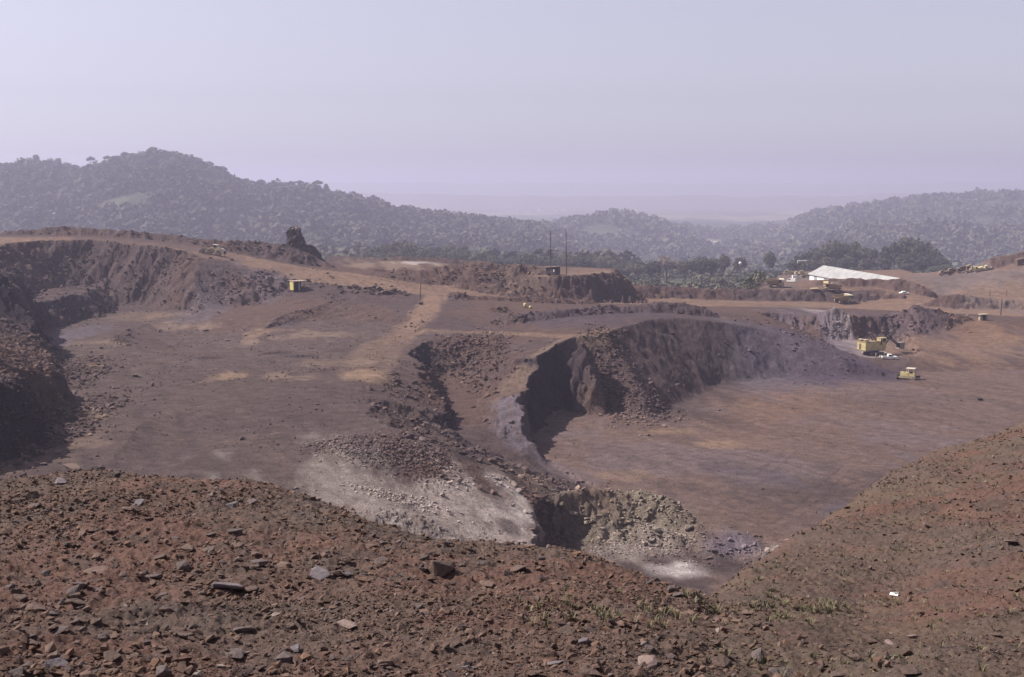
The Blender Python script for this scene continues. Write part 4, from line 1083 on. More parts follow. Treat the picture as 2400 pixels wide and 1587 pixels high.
def make_shovel():
    o = empty('power_shovel')
    for y in (-1.75, 1.75):
        t = MB().prism([(-3.1, .55), (-2.7, .1), (2.7, .1), (3.1, .55), (2.8, 1.05), (-2.8, 1.05)], y - .5, y + .5).build('crawler_track', STEEL, o)
        MB().box((0, y + (.54 if y > 0 else -.54), .55), (4.6, .1, .5)).build('track_frame', DARK, t)
    m = MB(); m.box((0, 0, 1.0), (3.2, 2.6, .7)); m.lathe([(1.5, -.2), (1.6, 0), (1.6, .25), (1.2, .3)], (0, 0, 1.4), 'z', 20); m.build('undercarriage', DARK, o)
    MB().box((-1.0, 0, 1.78), (8.6, 4.6, .35)).build('deck', STEEL, o)
    h = MB(); h.box((-2.1, 0, 3.35), (6.6, 4.4, 2.8)); 
    for x in (-4.4, -2.9, -1.4, .1): h.box((x, -2.23, 3.3), (.07, .06, 2.7)); h.box((x, 2.23, 3.3), (.07, .06, 2.7))
    hs_ = h.build('machinery_house', YEL, o)
    MB().box((-2.1, 0, 4.82), (6.8, 4.6, .16)).build('roof', TANP, hs_)
    MB().box((-5.43, .6, 3.1), (.06, .9, 1.9)).build('door', BROWN, hs_)
    for x, y, r in ((-4.6, .9, .95), (-4.3, -1.1, .9)):
        MB().lathe([(r * .9, 0), (r * .9, .5), (r * 1.1, .5), (r * 1.05, .75), (.01, .85)], (x, y, 4.9), 'z', 18).build('roof_ventilator', YEL2, hs_)
    c = MB(); c.box((2.45, -1.35, 3.3), (2.5, 1.9, 2.75)); c.box((2.45, -1.35, 5.25), (2.6, 2.0, 1.3)); c.box((2.45, -1.35, 5.98), (2.8, 2.2, .14))
    cab = c.build('cab', YEL, o)
    MB().box((2.75, -2.37, 5.2), (1.3, .06, .95)).build('window', GLASS, cab); MB().box((3.77, -1.35, 5.2), (.06, 1.5, .95)).build('window', GLASS, cab)
    MB().box((1.5, -2.37, 4.6), (.55, .06, 1.9)).build('door', DARK, cab)
    a = MB()
    for y in (-.9, .9): a.tube((.4, y, 4.9), (-1.7, y * .7, 7.6), .17); a.tube((-3.2, y, 4.9), (-1.7, y * .7, 7.6), .12)
    a.tube((-1.7, -.8, 7.6), (-1.7, .8, 7.6), .28, n=14); a.build('gantry', DARK, o)
    b = MB(); foot = Vector((3.4, 0, 2.2)); tip = Vector((10.6, 0, 9.6))
    for y in (-.75, .75): b.tube(foot + Vector((0, y, 0)), tip + Vector((0, y * .5, 0)), .36, .26, 6)
    for t in (.25, .5, .72, .9): p = foot.lerp(tip, t); b.tube(p + Vector((0, -.7, 0)), p + Vector((0, .7, 0)), .2, n=6)
    bm_ = b.build('boom', DARK, o)
    MB().lathe([(.2, -.5), (.95, -.45), (.8, -.3), (.8, .3), (.95, .45), (.2, .5)], tip, 'y', 20).build('sheave', DARK, bm_)
    pv_ = foot.lerp(tip, .5)
    dip = Vector((11.6, 0, 2.6)); bk = pv_ - (dip - pv_).normalized() * 3.6
    s = MB()
    for y in (-.95, .95): s.tube(bk + Vector((0, y, 0)), dip + Vector((0, y * .6, 0)), .22, .2, 6)
    s.tube(bk + Vector((0, -.95, 0)), bk + Vector((0, .95, 0)), .2); s.box(pv_, (1.2, 1.5, 1.2), ry=-.6)
    s.build('dipper_stick', DARK, o)
    d = MB(); M_ = Matrix.Translation(dip) @ Matrix.Rotation(.15, 4, 'Y')
    pts = [(-.3, 1.1), (1.7, 1.3), (1.75, 1.15), (1.55, -1.1), (1.35, -1.15), (-.55, -.9), (-.45, -.75), (1.3, -.95), (1.5, 1.1), (-.2, .95)]
    P_ = [(p[0] + dip.x + .1, p[1] + dip.z - .1) for p in pts]
    d.prism(P_, -1.1, 1.1)
    for y in (-1.15, 1.05): d.prism([(dip.x - .3, dip.z - .85), (dip.x + 1.5, dip.z - 1.1), (dip.x + 1.75, dip.z + 1.15), (dip.x - .1, dip.z + .95)], y, y + .1)
    for y in (-.8, -.4, 0, .4, .8): d.box((dip.x + 2.0, y, dip.z + 1.1), (.5, .16, .14))
    d.build('dipper', STEEL, o)
    w = MB()
    for y in (-.3, .3): w.tube(tip + Vector((.7, y, .3)), dip + Vector((.9, y, 1.2)), .05, n=5); w.tube(tip + Vector((0, y, .6)), Vector((-1.7, y, 7.7)), .05, n=5); w.tube(tip + Vector((.2, y, .8)), Vector((-1.0, y, 5.0)), .05, n=5)
    w.build('hoist_cable', WIRE, o)
    return o
sh = make_shovel(); stand(sh, 2046, 831, 26, 5, 4)
sh.scale = (.98, .98, .98)
tag(sh, 'yellow electric power shovel with dark boom reaching right beside the pale cut face', 'power shovel')

def make_pickup():
    o = empty('pickup_truck')
    b = MB()
    b.prism([(-2.6, .55), (-2.6, 1.15), (-.75, 1.15), (-.75, .62)], -.9, .9)
    b.prism([(-.75, .5), (-.75, 1.15), (.95, 1.15), (2.2, 1.1), (2.5, .95), (2.55, .5)], -.92, .92)
    b.prism([(-.72, 1.1), (-.6, 1.78), (.55, 1.78), (.98, 1.1)], -.8, .8)
    body = b.build('body', WHITE, o)
    MB().box((-1.68, 0, 1.155), (1.6, 1.55, .02)).build('cargo_bed', STEEL, o)
    for y in (-.815, .815): MB().prism([(-.45, 1.2), (-.4, 1.65), (.45, 1.65), (.75, 1.2)], y - .01, y + .01).build('window', GLASS, o)
    MB().box((.83, 0, 1.45), (.03, 1.35, .5), ry=-.55).build('windscreen', GLASS, o)
    MB().box((2.6, 0, .6), (.12, 1.85, .18)).build('bumper', STEEL, o); MB().box((-2.66, 0, .6), (.1, 1.85, .18)).build('bumper', STEEL, o)
    for y in (-.65, .65): MB().lathe([(.01, .04), (.12, .03), (.13, 0)], (2.53, y, .85), 'x', 12).build('headlight', LAMP, o)
    for x in (-1.6, 1.65):
        for y in (-.82, .82): wheel(o, x, y, .37, .24, WHITE, 18)
    return o
pk = make_pickup(); stand(pk, 2085, 842.5, -4, 3, 1.6)
tag(pk, 'white pickup truck parked in front of the yellow power shovel', 'pickup truck')

def make_car():
    o = empty('parked_car')
    b = MB(); b.prism([(-2.2, .35), (-2.25, .85), (-1.2, .92), (1.0, .9), (2.15, .8), (2.2, .35)], -.82, .82)
    b.prism([(-1.55, .9), (-1.0, 1.42), (.45, 1.42), (1.05, .9)], -.7, .7)
    b.build('body', WHITE, o)
    for y in (-.71, .71): MB().prism([(-1.25, .95), (-.9, 1.34), (.38, 1.34), (.8, .95)], y - .012, y + .012).build('window', GLASS, o)
    MB().box((.8, 0, 1.17), (.03, 1.2, .5), ry=-.8).build('windscreen', GLASS, o)
    for x in (-1.35, 1.4):
        for y in (-.74, .74): wheel(o, x, y, .32, .2, WHITE, 16)
    return o
pc = make_car(); stand(pc, 2119, 690, 12, 3, 1.5); tag(pc, 'small white car on the haul road near the end of the long shed', 'car')

def make_flatbed(paint, bedmat):
    o = empty('flatbed_truck')
    MB().box((0, 0, .8), (6.8, 1.0, .25)).build('chassis', DARK, o)
    c = MB(); c.box((2.3, 0, 1.75), (1.7, 2.2, 1.7), top=(.85, .92)); c.box((3.5, 0, 1.3), (.9, 1.7, .9), top=(.9, .85)); cab = c.build('cab', paint, o)
    for y in (-1.06, 1.06): MB().box((2.3, y, 2.1), (1.0, .06, .6)).build('window', GLASS, cab)
    b = MB(); b.box((-1.2, 0, 1.15), (5.0, 2.4, .2)); b.box((-1.2, -1.17, 1.6), (5.0, .07, .7)); b.box((-1.2, 1.17, 1.6), (5.0, .07, .7)); b.box((1.27, 0, 1.75), (.07, 2.4, 1.0)); b.build('load_bed', bedmat, o)
    for x in (2.6, -1.9):
        for y in (-1.0, 1.0): wheel(o, x, y, .52, .35, TANP, 16)
    return o
fb = make_flatbed(YEL2, YEL2); stand(fb, 1852, 644, 170, 5, 2); tag(fb, 'faded yellow flatbed truck in the lower yard, left of the crane', 'truck', 'vehicles in the lower yard')
fb2 = copy_tree(fb); stand(fb2, 1892, 650, 12, 5, 2); tag(fb2, 'faded yellow truck standing just below the crane by the shed end', 'truck', 'vehicles in the lower yard')
fb3 = make_flatbed(TANP, BROWN); stand(fb3, 2218, 646, 178, 5, 2); tag(fb3, 'ochre truck lowest of the machines parked up on the grey hill', 'truck', 'machines parked on the grey hill')
fb4 = copy_tree(fb3); stand(fb4, 2238, 640, 175, 5, 2); tag(fb4, 'brown truck parked behind the ochre truck on the grey hill', 'truck', 'machines parked on the grey hill')
def make_box_truck():
    o = empty('box_truck')
    MB().box((-.9, 0, 1.9), (4.8, 2.4, 2.5)).build('cargo_box', BROWN, o)
    c = MB(); c.box((2.4, 0, 1.5), (1.7, 2.2, 1.8), top=(.8, .92)); cab = c.build('cab', BROWN, o)
    for y in (-1.06, 1.06): MB().box((2.4, y, 1.95), (.9, .06, .6)).build('window', GLASS, cab)
    for x in (2.3, -1.9):
        for y in (-1.0, 1.0): wheel(o, x, y, .5, .35, TANP, 16)
    return o
bt = make_box_truck(); stand(bt, 2259, 638, 175, 5, 2); tag(bt, 'dark box truck in the middle of the machines on the grey hill', 'truck', 'machines parked on the grey hill')
bt2 = copy_tree(bt); stand(bt2, 2397, 620, 10, 5, 2); tag(bt2, 'dark truck by itself high on the grey hill at the picture edge', 'truck', 'machines parked on the grey hill')
wl2 = copy_tree(wl); stand(wl2, 2280, 637, 165, 6, 3); wl2.scale = (.62,) * 3; tag(wl2, 'pale grey loader between the dark box truck and the yellow excavator', 'wheel loader', 'loading machines')
wl3 = copy_tree(wl); stand(wl3, 2313, 634, 0, 6, 3); wl3.scale = (.6,) * 3; tag(wl3, 'yellow loader last in the row of machines on the grey hill', 'wheel loader', 'loading machines')
def make_excavator(paint):
    o = empty('excavator')
    for y in (-1.1, 1.1): MB().prism([(-1.9, .4), (-1.6, .05), (1.6, .05), (1.9, .4), (1.7, .8), (-1.7, .8)], y - .3, y + .3).build('crawler_track', STEEL, o)
    b = MB(); b.box((-.6, 0, 1.6), (3.4, 2.5, 1.1), top=(.95, .95)); b.lathe([(.8, -.4), (.8, 0)], (0, 0, 1.1), 'z', 14); b.build('engine_body', paint, o)
    c = MB().box((.9, .75, 2.3), (1.3, 1.0, 1.5), top=(.85, .9)).build('cab', paint, o); MB().box((.95, 1.24, 2.45), (.9, .05, .8)).build('window', GLASS, c)
    MB().prism([(.9, 1.7), (1.5, 1.6), (3.6, 4.2), (5.4, 3.9), (5.4, 4.2), (3.5, 4.7)], -.25, .25).build('boom', paint, o)
    MB().prism([(5.0, 4.3), (5.5, 4.3), (5.9, 2.0), (5.6, 1.9)], -.18, .18).build('dipper_stick', paint, o)
    MB().prism([(5.3, 2.1), (6.1, 2.2), (6.0, 1.2), (5.2, 1.0)], -.5, .5).build('bucket', STEEL, o)
    return o
ex = make_excavator(YEL); stand(ex, 2294, 636, 170, 4, 2); tag(ex, 'bright yellow excavator with raised arm among the machines on the grey hill', 'excavator')
def make_crane():
    o = empty('mobile_crane')
    MB().box((0, 0, 1.0), (6.0, 2.2, .5)).build('chassis', DARK, o)
    MB().box((-1.2, 0, 2.2), (2.6, 2.0, 1.7)).build('machinery_house', YEL2, o)
    c = MB().box((2.2, 0, 1.9), (1.4, 2.0, 1.4)).build('cab', YEL2, o); MB().box((2.2, -1.02, 2.15), (.9, .05, .6)).build('window', GLASS, c)
    b = MB()
    for y in (-.3, .3): b.tube((.2, y, 2.4), (4.2, y * .4, 6.6), .12, n=6); b.tube((-.2, y, 2.9), (4.1, y * .4, 6.9), .08, n=6)
    b.build('boom', DARK, o)
    MB().tube((4.2, 0, 6.7), (4.2, 0, 3.2), .05, n=5).build('hoist_cable', WIRE, o)
    for x in (2.0, -2.0):
        for y in (-.95, .95): wheel(o, x, y, .5, .35, TANP, 16)
    return o
cr = make_crane(); stand(cr, 1874, 647, 190, 5, 2); tag(cr, 'small yellow crane with dark lattice boom in the lower yard', 'crane')
def make_van():
    o = empty('parked_van')
    MB().prism([(-2.2, .4), (-2.2, 2.0), (1.0, 2.05), (1.9, 1.3), (2.2, 1.1), (2.2, .4)], -.9, .9).build('body', WHITE, o)
    for y in (-.91, .91): MB().prism([(.2, 1.3), (.2, 1.85), (1.0, 1.85), (1.5, 1.3)], y - .01, y + .01).build('window', GLASS, o)
    for x in (-1.4, 1.4):
        for y in (-.8, .8): wheel(o, x, y, .34, .22, WHITE, 16)
    return o
vn = make_van(); stand(vn, 1866, 653, 5, 3, 1.6); tag(vn, 'white van in the lower yard below the yellow flatbed truck', 'van', 'vehicles in the lower yard')
vn2 = copy_tree(vn); stand(vn2, 1855, 662, 150, 3, 1.6); tag(vn2, 'white van lowest in the yard, close to the loaded dump truck', 'van', 'vehicles in the lower yard')
sk = empty('ore_skip')
b = MB()
for y in (-1.1, 1.0): b.prism([(-2.0, .9), (-1.2, 0), (1.4, 0), (1.5, 1.1)], y, y + .1)
b.prism([(-2.0, .9), (-1.2, 0), (1.4, 0), (1.5, 1.1), (1.4, 1.1), (1.3, .1), (-1.15, .1), (-1.92, .95)], -1.0, 1.0); b.build('tub', BROWN, sk)
MB().box((0, 0, 1.02), (3.5, 2.3, .1), ry=-.05).build('rim', TANP, sk)
stand(sk, 1908, 681, 0, 2, 1.5); tag(sk, 'open rusty skip on the ground in front of the loaded dump truck', 'skip')

# ================================================================== BUILDINGS, POLES, PEOPLE
def tin_roof():
    m = plain_mat('pale tin roof', (.37, .36, .35), .6, .12, .4, dust=.12, dustc=(.36, .33, .31))
    nt = m.node_tree; b = nt.nodes['Principled BSDF']; L = nt.links; src = b.inputs['Base Color'].links[0].from_socket
    tc = nn(nt, 'ShaderNodeTexCoord'); w = nn(nt, 'ShaderNodeTexWave'); w.bands_direction = 'X'; w.inputs['Scale'].default_value = .11; w.inputs['Distortion'].default_value = .4
    L.new(tc.outputs['Object'], w.inputs['Vector'])
    mr = nn(nt, 'ShaderNodeMapRange'); mr.inputs['From Min'].default_value = .0; mr.inputs['From Max'].default_value = .25; mr.inputs['To Min'].default_value = .72
    L.new(w.outputs['Fac'], mr.inputs['Value'])
    st = nn(nt, 'ShaderNodeTexNoise'); st.inputs['Scale'].default_value = .25; st.inputs['Detail'].default_value = 6; L.new(tc.outputs['Object'], st.inputs['Vector'])
    m2 = nn(nt, 'ShaderNodeMapRange'); m2.inputs['From Min'].default_value = .35; m2.inputs['From Max'].default_value = .65; m2.inputs['To Min'].default_value = .72; m2.inputs['To Max'].default_value = 1.05
    L.new(st.outputs['Fac'], m2.inputs['Value'])
    a = nn(nt, 'ShaderNodeMath', operation='MULTIPLY'); L.new(mr.outputs[0], a.inputs[0]); L.new(m2.outputs[0], a.inputs[1])
    mx = nn(nt, 'ShaderNodeMix', data_type='RGBA', blend_type='MULTIPLY'); mx.inputs[0].default_value = 1; L.new(src, mx.inputs[6]); L.new(a.outputs[0], mx.inputs[7]); L.new(mx.outputs[2], b.inputs['Base Color'])
    return m
TIN = tin_roof()
WALLW = plain_mat('whitewashed wall', (.80, .80, .80), .8, .06, .5)
CONC = plain_mat('grey concrete', (.30, .27, .26), .9, .2, 1)
MUD = plain_mat('tan boards', (.33, .25, .20), .85, .2, 1.5)
SHADEW = plain_mat('shade-darkened planks', (.045, .04, .05), .8, .25, 2)  # planks darkened to stand for shade on the hut and in the booth
def gable(root, L, W, hw, hr, wallm, roofm, over=.6):
    w = MB(); w.box((0, 0, hw / 2 - .5), (L, W, hw + 1)); 
    for x in (-L / 2 + .02, L / 2 - .12): w.add([(x, -W / 2, hw), (x, W / 2, hw), (x, 0, hr), (x + .1, -W / 2, hw), (x + .1, W / 2, hw), (x + .1, 0, hr)], [(0, 1, 2), (3, 5, 4), (0, 2, 5, 3), (1, 4, 5, 2), (0, 3, 4, 1)])
    w.build('wall', wallm, root)
    r = MB(); k = (hr - hw) / (W / 2); e = W / 2 + over
    for s in (-1, 1): r.add([(-L / 2 - over, 0, hr + .2), (L / 2 + over, 0, hr + .2), (L / 2 + over, s * e, hr + .2 - k * e), (-L / 2 - over, s * e, hr + .2 - k * e), (-L / 2 - over, 0, hr + .05), (L / 2 + over, 0, hr + .05), (L / 2 + over, s * e, hr + .05 - k * e), (-L / 2 - over, s * e, hr + .05 - k * e)],
              [(0, 1, 2, 3), (7, 6, 5, 4), (3, 2, 6, 7), (0, 3, 7, 4), (1, 5, 6, 2)])
    r.build('roof', roofm, root)
A_ = Vector(at(1931, 622, 700)); B_ = Vector(at(2108, 651, 608))
zb = min(ground_z(A_.x, A_.y), -50.5)
L_ = (B_ - A_).to_2d().length; ang = math.atan2(B_.y - A_.y, B_.x - A_.x)
shed = empty('long_shed', ((A_.x + B_.x) / 2, (A_.y + B_.y) / 2, A_.z - 8.4), ang, 'very long shed with a pale tin roof behind a dirt bank', 'shed')
gable(shed, L_, 16, 3.9, 8.2, WALLW, TIN, .8)
for x in (-38, -24, -10, 6): MB().box((x, -8.05, 1.6), (4.0, .12, 3.2)).build('door', CONC, shed)
def flat_shed(name, px, py, Yd, deg, L, W, h, label, cat, wallm, roofm, legs=False, slope=.06):
    x, y, _ = at(px, py, Yd); z = ground_z(x, y)
    o = empty(name, (x, y, z), math.radians(deg), label, cat)
    if legs:
        for sx in (-1, 1):
            for sy in (-1, 1): MB().box((sx * L * .42, sy * W * .4, h / 2 - .5), (.25, .25, h + 1)).build('post', wallm, o)
    else:
        MB().box((0, 0, h / 2 - .5), (L, W, h + 1)).build('wall', wallm, o)
        MB().box((L * .2, -W / 2 - .03, h * .45), (1.2, .08, h * .85)).build('door', BROWN, o)
    MB().box((0, 0, h + .15), (L + 1, W + 1, .2), ry=slope, rx=.12).build('roof', roofm, o)
    return o
flat_shed('open_shed', 1824, 625, 820, 0, 10, 7, 3.4, 'open-sided shed with a bright white flat roof above the yard', 'shed', BROWN, WHITE, True)
flat_shed('office_building', 1780, 632, 800, 8, 15, 6, 3.0, 'long low tan building at the left end of the yard', 'building', MUD, TANP)
x, y, _ = at(1879, 640, 780); z = ground_z(x, y)
o = empty('water_tank', (x, y, z), .1, 'pale round tank lying on dark legs behind the yard', 'tank')
MB().tube((-2.8, 0, 6.0), (2.8, 0, 6.0), 1.0, n=20).build('tank_body', TIN, o)
for sx in (-1.8, 1.8):
    for sy in (-.7, .7): MB().box((sx, sy, 2.2), (.22, .22, 6.2)).build('leg', DARK, o)
for px, py, Yd, r, lab in [(1735, 617, 800, 1.0, 'small pale round tank on the bush crest above the tan building')]:
    x, y, z = at(px, py, Yd); zg = ground_z(x, y)
    o = empty('ball_tank', (x, y, zg), 0, lab, 'tank')
    MB().lathe([(.01, -r), (r * .7, -r * .7), (r, 0), (r * .7, r * .7), (.01, r)], (0, 0, z - zg), 'z', 16).build('tank_body', WHITE, o)
    MB().tube((0, 0, -1), (0, 0, z - zg - r * .8), .14).build('post', STEEL, o)

# hut and tall poles on the block beyond the road
hx_, hy_, hz_ = hit(1296, 645)
hut = empty('hut', (hx_, hy_ + 1.2, ground_z(hx_, hy_ + 1.2) - .1), math.radians(-34), 'weathered hut with lit end wall coloured tan between the two tall poles', 'hut')
MB().box((0, 0, 1.5), (4.6, 3.4, 3.4)).build('wall', SHADEW, hut)
MB().box((-2.34, 0, 1.5), (.08, 3.3, 3.3)).build('lit_end_wall', MUD, hut)  # sunlit end coloured lighter than the walls in shade
MB().box((0, 0, 3.35), (5.4, 4.3, .16), ry=-.09).build('roof', MUD, hut)
MB().box((1.5, -1.72, 2.0), (.5, .06, 1.0)).build('window', WHITE, hut); MB().box((.3, -1.72, 1.1), (.9, .06, 2.0)).build('door', BROWN, hut)
x, y, z = hit(1287, 646.5)
bx = MB(); bx.box((0, 0, .55), (1.1, .9, 1.1)); bx.box((0, 0, 1.13), (1.2, 1.0, .08)); bxo = bx.build('crate', DARK, None, (x, y, z)); tag(bxo, 'small dark box on the ground at the lit tan end of the hut', 'box')
def pole(px, pyb, pyt, r, label, cat='pole', group=None, arm=False, Yd=None, lean=0.0):
    x, y, z = hit(px, pyb) if Yd is None else at(px, pyb, Yd)
    if Yd is not None: z = ground_z(x, y)
    h = at(px, pyt, y)[2] - z
    o = empty('utility_pole', (x, y, z - .1), 0, label, cat, group, rot=(0, lean, 0))
    MB().tube((0, 0, -.6), (0, 0, h), r, r * .7, 10).build('shaft', WOOD, o)
    if arm: MB().box((0, 0, h - .5), (1.6, .12, .14)).build('crossarm', WOOD, o)
    return o
pole(1291.5, 646, 540, .19, 'tall thin pole standing against the hut', group='tall poles by the hut', lean=-.02)
pole(1328, 643.5, 535, .19, 'tall thin pole standing clear of the hut on its shadow side', group='tall poles by the hut', lean=-.02)
pole(2345, 739, 700, .26, 'stout dark pole beside the wide tan road, nearest of the three poles there', group='poles by the road', lean=.05)
pole(2320, 694, 678, .18, 'thin pole at the far side of the wide tan road, taller of the pair', group='poles by the road')
pole(2359, 694, 680, .16, 'thin short pole at the far side of the wide tan road, nearer the picture edge', group='poles by the road')
gp = pole(984.5, 706, 637, .16, 'guyed power pole where the side track leaves the haul road', lean=.05)
bpy.context.view_layer.update()
x, y, z = gp.location; top = gp.matrix_world @ Vector((0, 0, (at(984, 637, y)[2] - z)))
g_ = hit(1042, 713)
MB().tube(top, Vector(g_), .03, n=5).build('guy_wire', WIRE, None).parent = gp
gw = [c for c in gp.children if c.name.startswith('guy_wire')][0]; gw.matrix_parent_inverse = gp.matrix_world.inverted()
pole(1140, 1062, 1040, .07, 'short thin stake leaning in the trough beside the spur', 'stake', lean=.25)

# yellow shelter, roadside shelter, drums
x, y, z = hit(697, 680)
o = empty('roadside_booth', (x, y, z), math.radians(30), 'yellow-sided booth with flat roof at the foot of the road bank', 'booth')
MB().box((-2.1, .1, 1.55), (.1, 3.4, 3.1)).build('side_panel', plain_mat('bright yellow panel', (.50, .42, .13), .6, .1, 1, dust=.12), o)
MB().box((0, 1.9, 1.5), (4.2, .1, 3.0)).build('back_wall', SHADEW, o)  # shade of the open booth put into the wall colour
for px_ in (-2.0, .1, 2.0): MB().box((px_, -1.6, 1.55), (.2, .2, 3.1)).build('post', CREAM if px_ < 1 else BROWN, o)
MB().box((.1, .1, 3.2), (4.9, 4.6, .18)).build('roof', MUD, o)
MB().box((.9, .6, .5), (1.6, .8, 1.0)).build('bench', DARK, o)
x, y, z = hit(2304, 751)
o = empty('roadside_shelter', (x, y, z), 0, 'small tan shelter with a flat roof on the bank near the stout pole', 'shelter')
MB().box((0, 0, 2.35), (3.2, 2.6, .2), ry=-.05).build('roof', YEL2, o)
for sx in (-1.1, 1.2): MB().box((sx, -.9, 1.1), (.35, .3, 2.4)).build('post', TANP, o)
MB().box((-.9, .2, .6), (1.2, 1.2, 1.3)).build('counter', YEL2, o); MB().box((.3, .9, 1.1), (2.4, .1, 2.3)).build('back_wall', DARK, o)
for px, py, r, h, lab in [(1231, 721, .6, 1.5, 'taller of two small yellow drums on the edge of the middle bench'), (1243.5, 724, .55, 1.0, 'shorter of two small yellow drums on the edge of the middle bench')]:
    x, y, z = hit(px, py); m = MB().lathe([(.01, 0), (r, 0), (r, h * .32), (r * 1.05, h * .33), (r, h * .36), (r, h * .64), (r * 1.05, h * .66), (r, h * .69), (r, h), (.01, h)], (0, 0, 0), 'z', 18)
    tag(m.build('oil_drum', YEL, None, (x, y, z - .03)), lab, 'drum', 'yellow drums')

# white dots of the town out on the plain, with its tower
for k, (px, py, w, h) in enumerate([(1217,492,12,7),(1224,499,8,4),(1239,498,9,5),(1264,494,8,5),(1272,499,9,5),(1270,503,6,4),(1304,498,6,4),(1319,500,8,5),(1325,501,8,6),(1665,559,22,4),(1680,563,10,4)]):
    Yd = 7600 if px < 1400 else 3800
    x, y, z = at(px, py + 1.5, Yd); z = float(HFAR(x, y)); hh = max(3, at(px, py - 1.5, Yd)[2] - z) if px < 1400 else 5
    o = empty('house', (x, y, z), .3 * k, ['white house in the hazy town on the plain, ' + q for q in ('farthest from the tower', 'second from the far end', 'third from the far end', 'set a little higher than its neighbours', 'beside the high-set one', 'just below the others', 'smallest and by itself', 'in the near pair', 'brightest of the near pair')][k] if px < 1400 else ['larger white house in the valley clearing', 'smaller white house in the valley clearing'][k - 9], 'house', 'far white houses')
    hh = min(hh, 16)
    MB().box((0, 0, hh / 2), (w * 1.4, w, hh)).build('wall', WHITE, o)
    MB().prism([(-w * .8, hh), (w * .8, hh), (0, hh + 3)], -w * .6, w * .6).build('roof', WHITE, o)
x, y, z = at(1489, 505, 7600); zg = float(HFAR(x, y)); zt = at(1489, 492.5, 7600)[2]
o = empty('water_tower', (x, y, zg), 0, 'white tower standing up from the hazy plain', 'tower')
MB().tube((0, 0, 0), (0, 0, zt - zg - 8), 2.6, 2.3, 14).build('shaft', WHITE, o); MB().tube((0, 0, zt - zg - 8), (0, 0, zt - zg), 4.2, 4.2, 16).build('tank_body', WHITE, o)

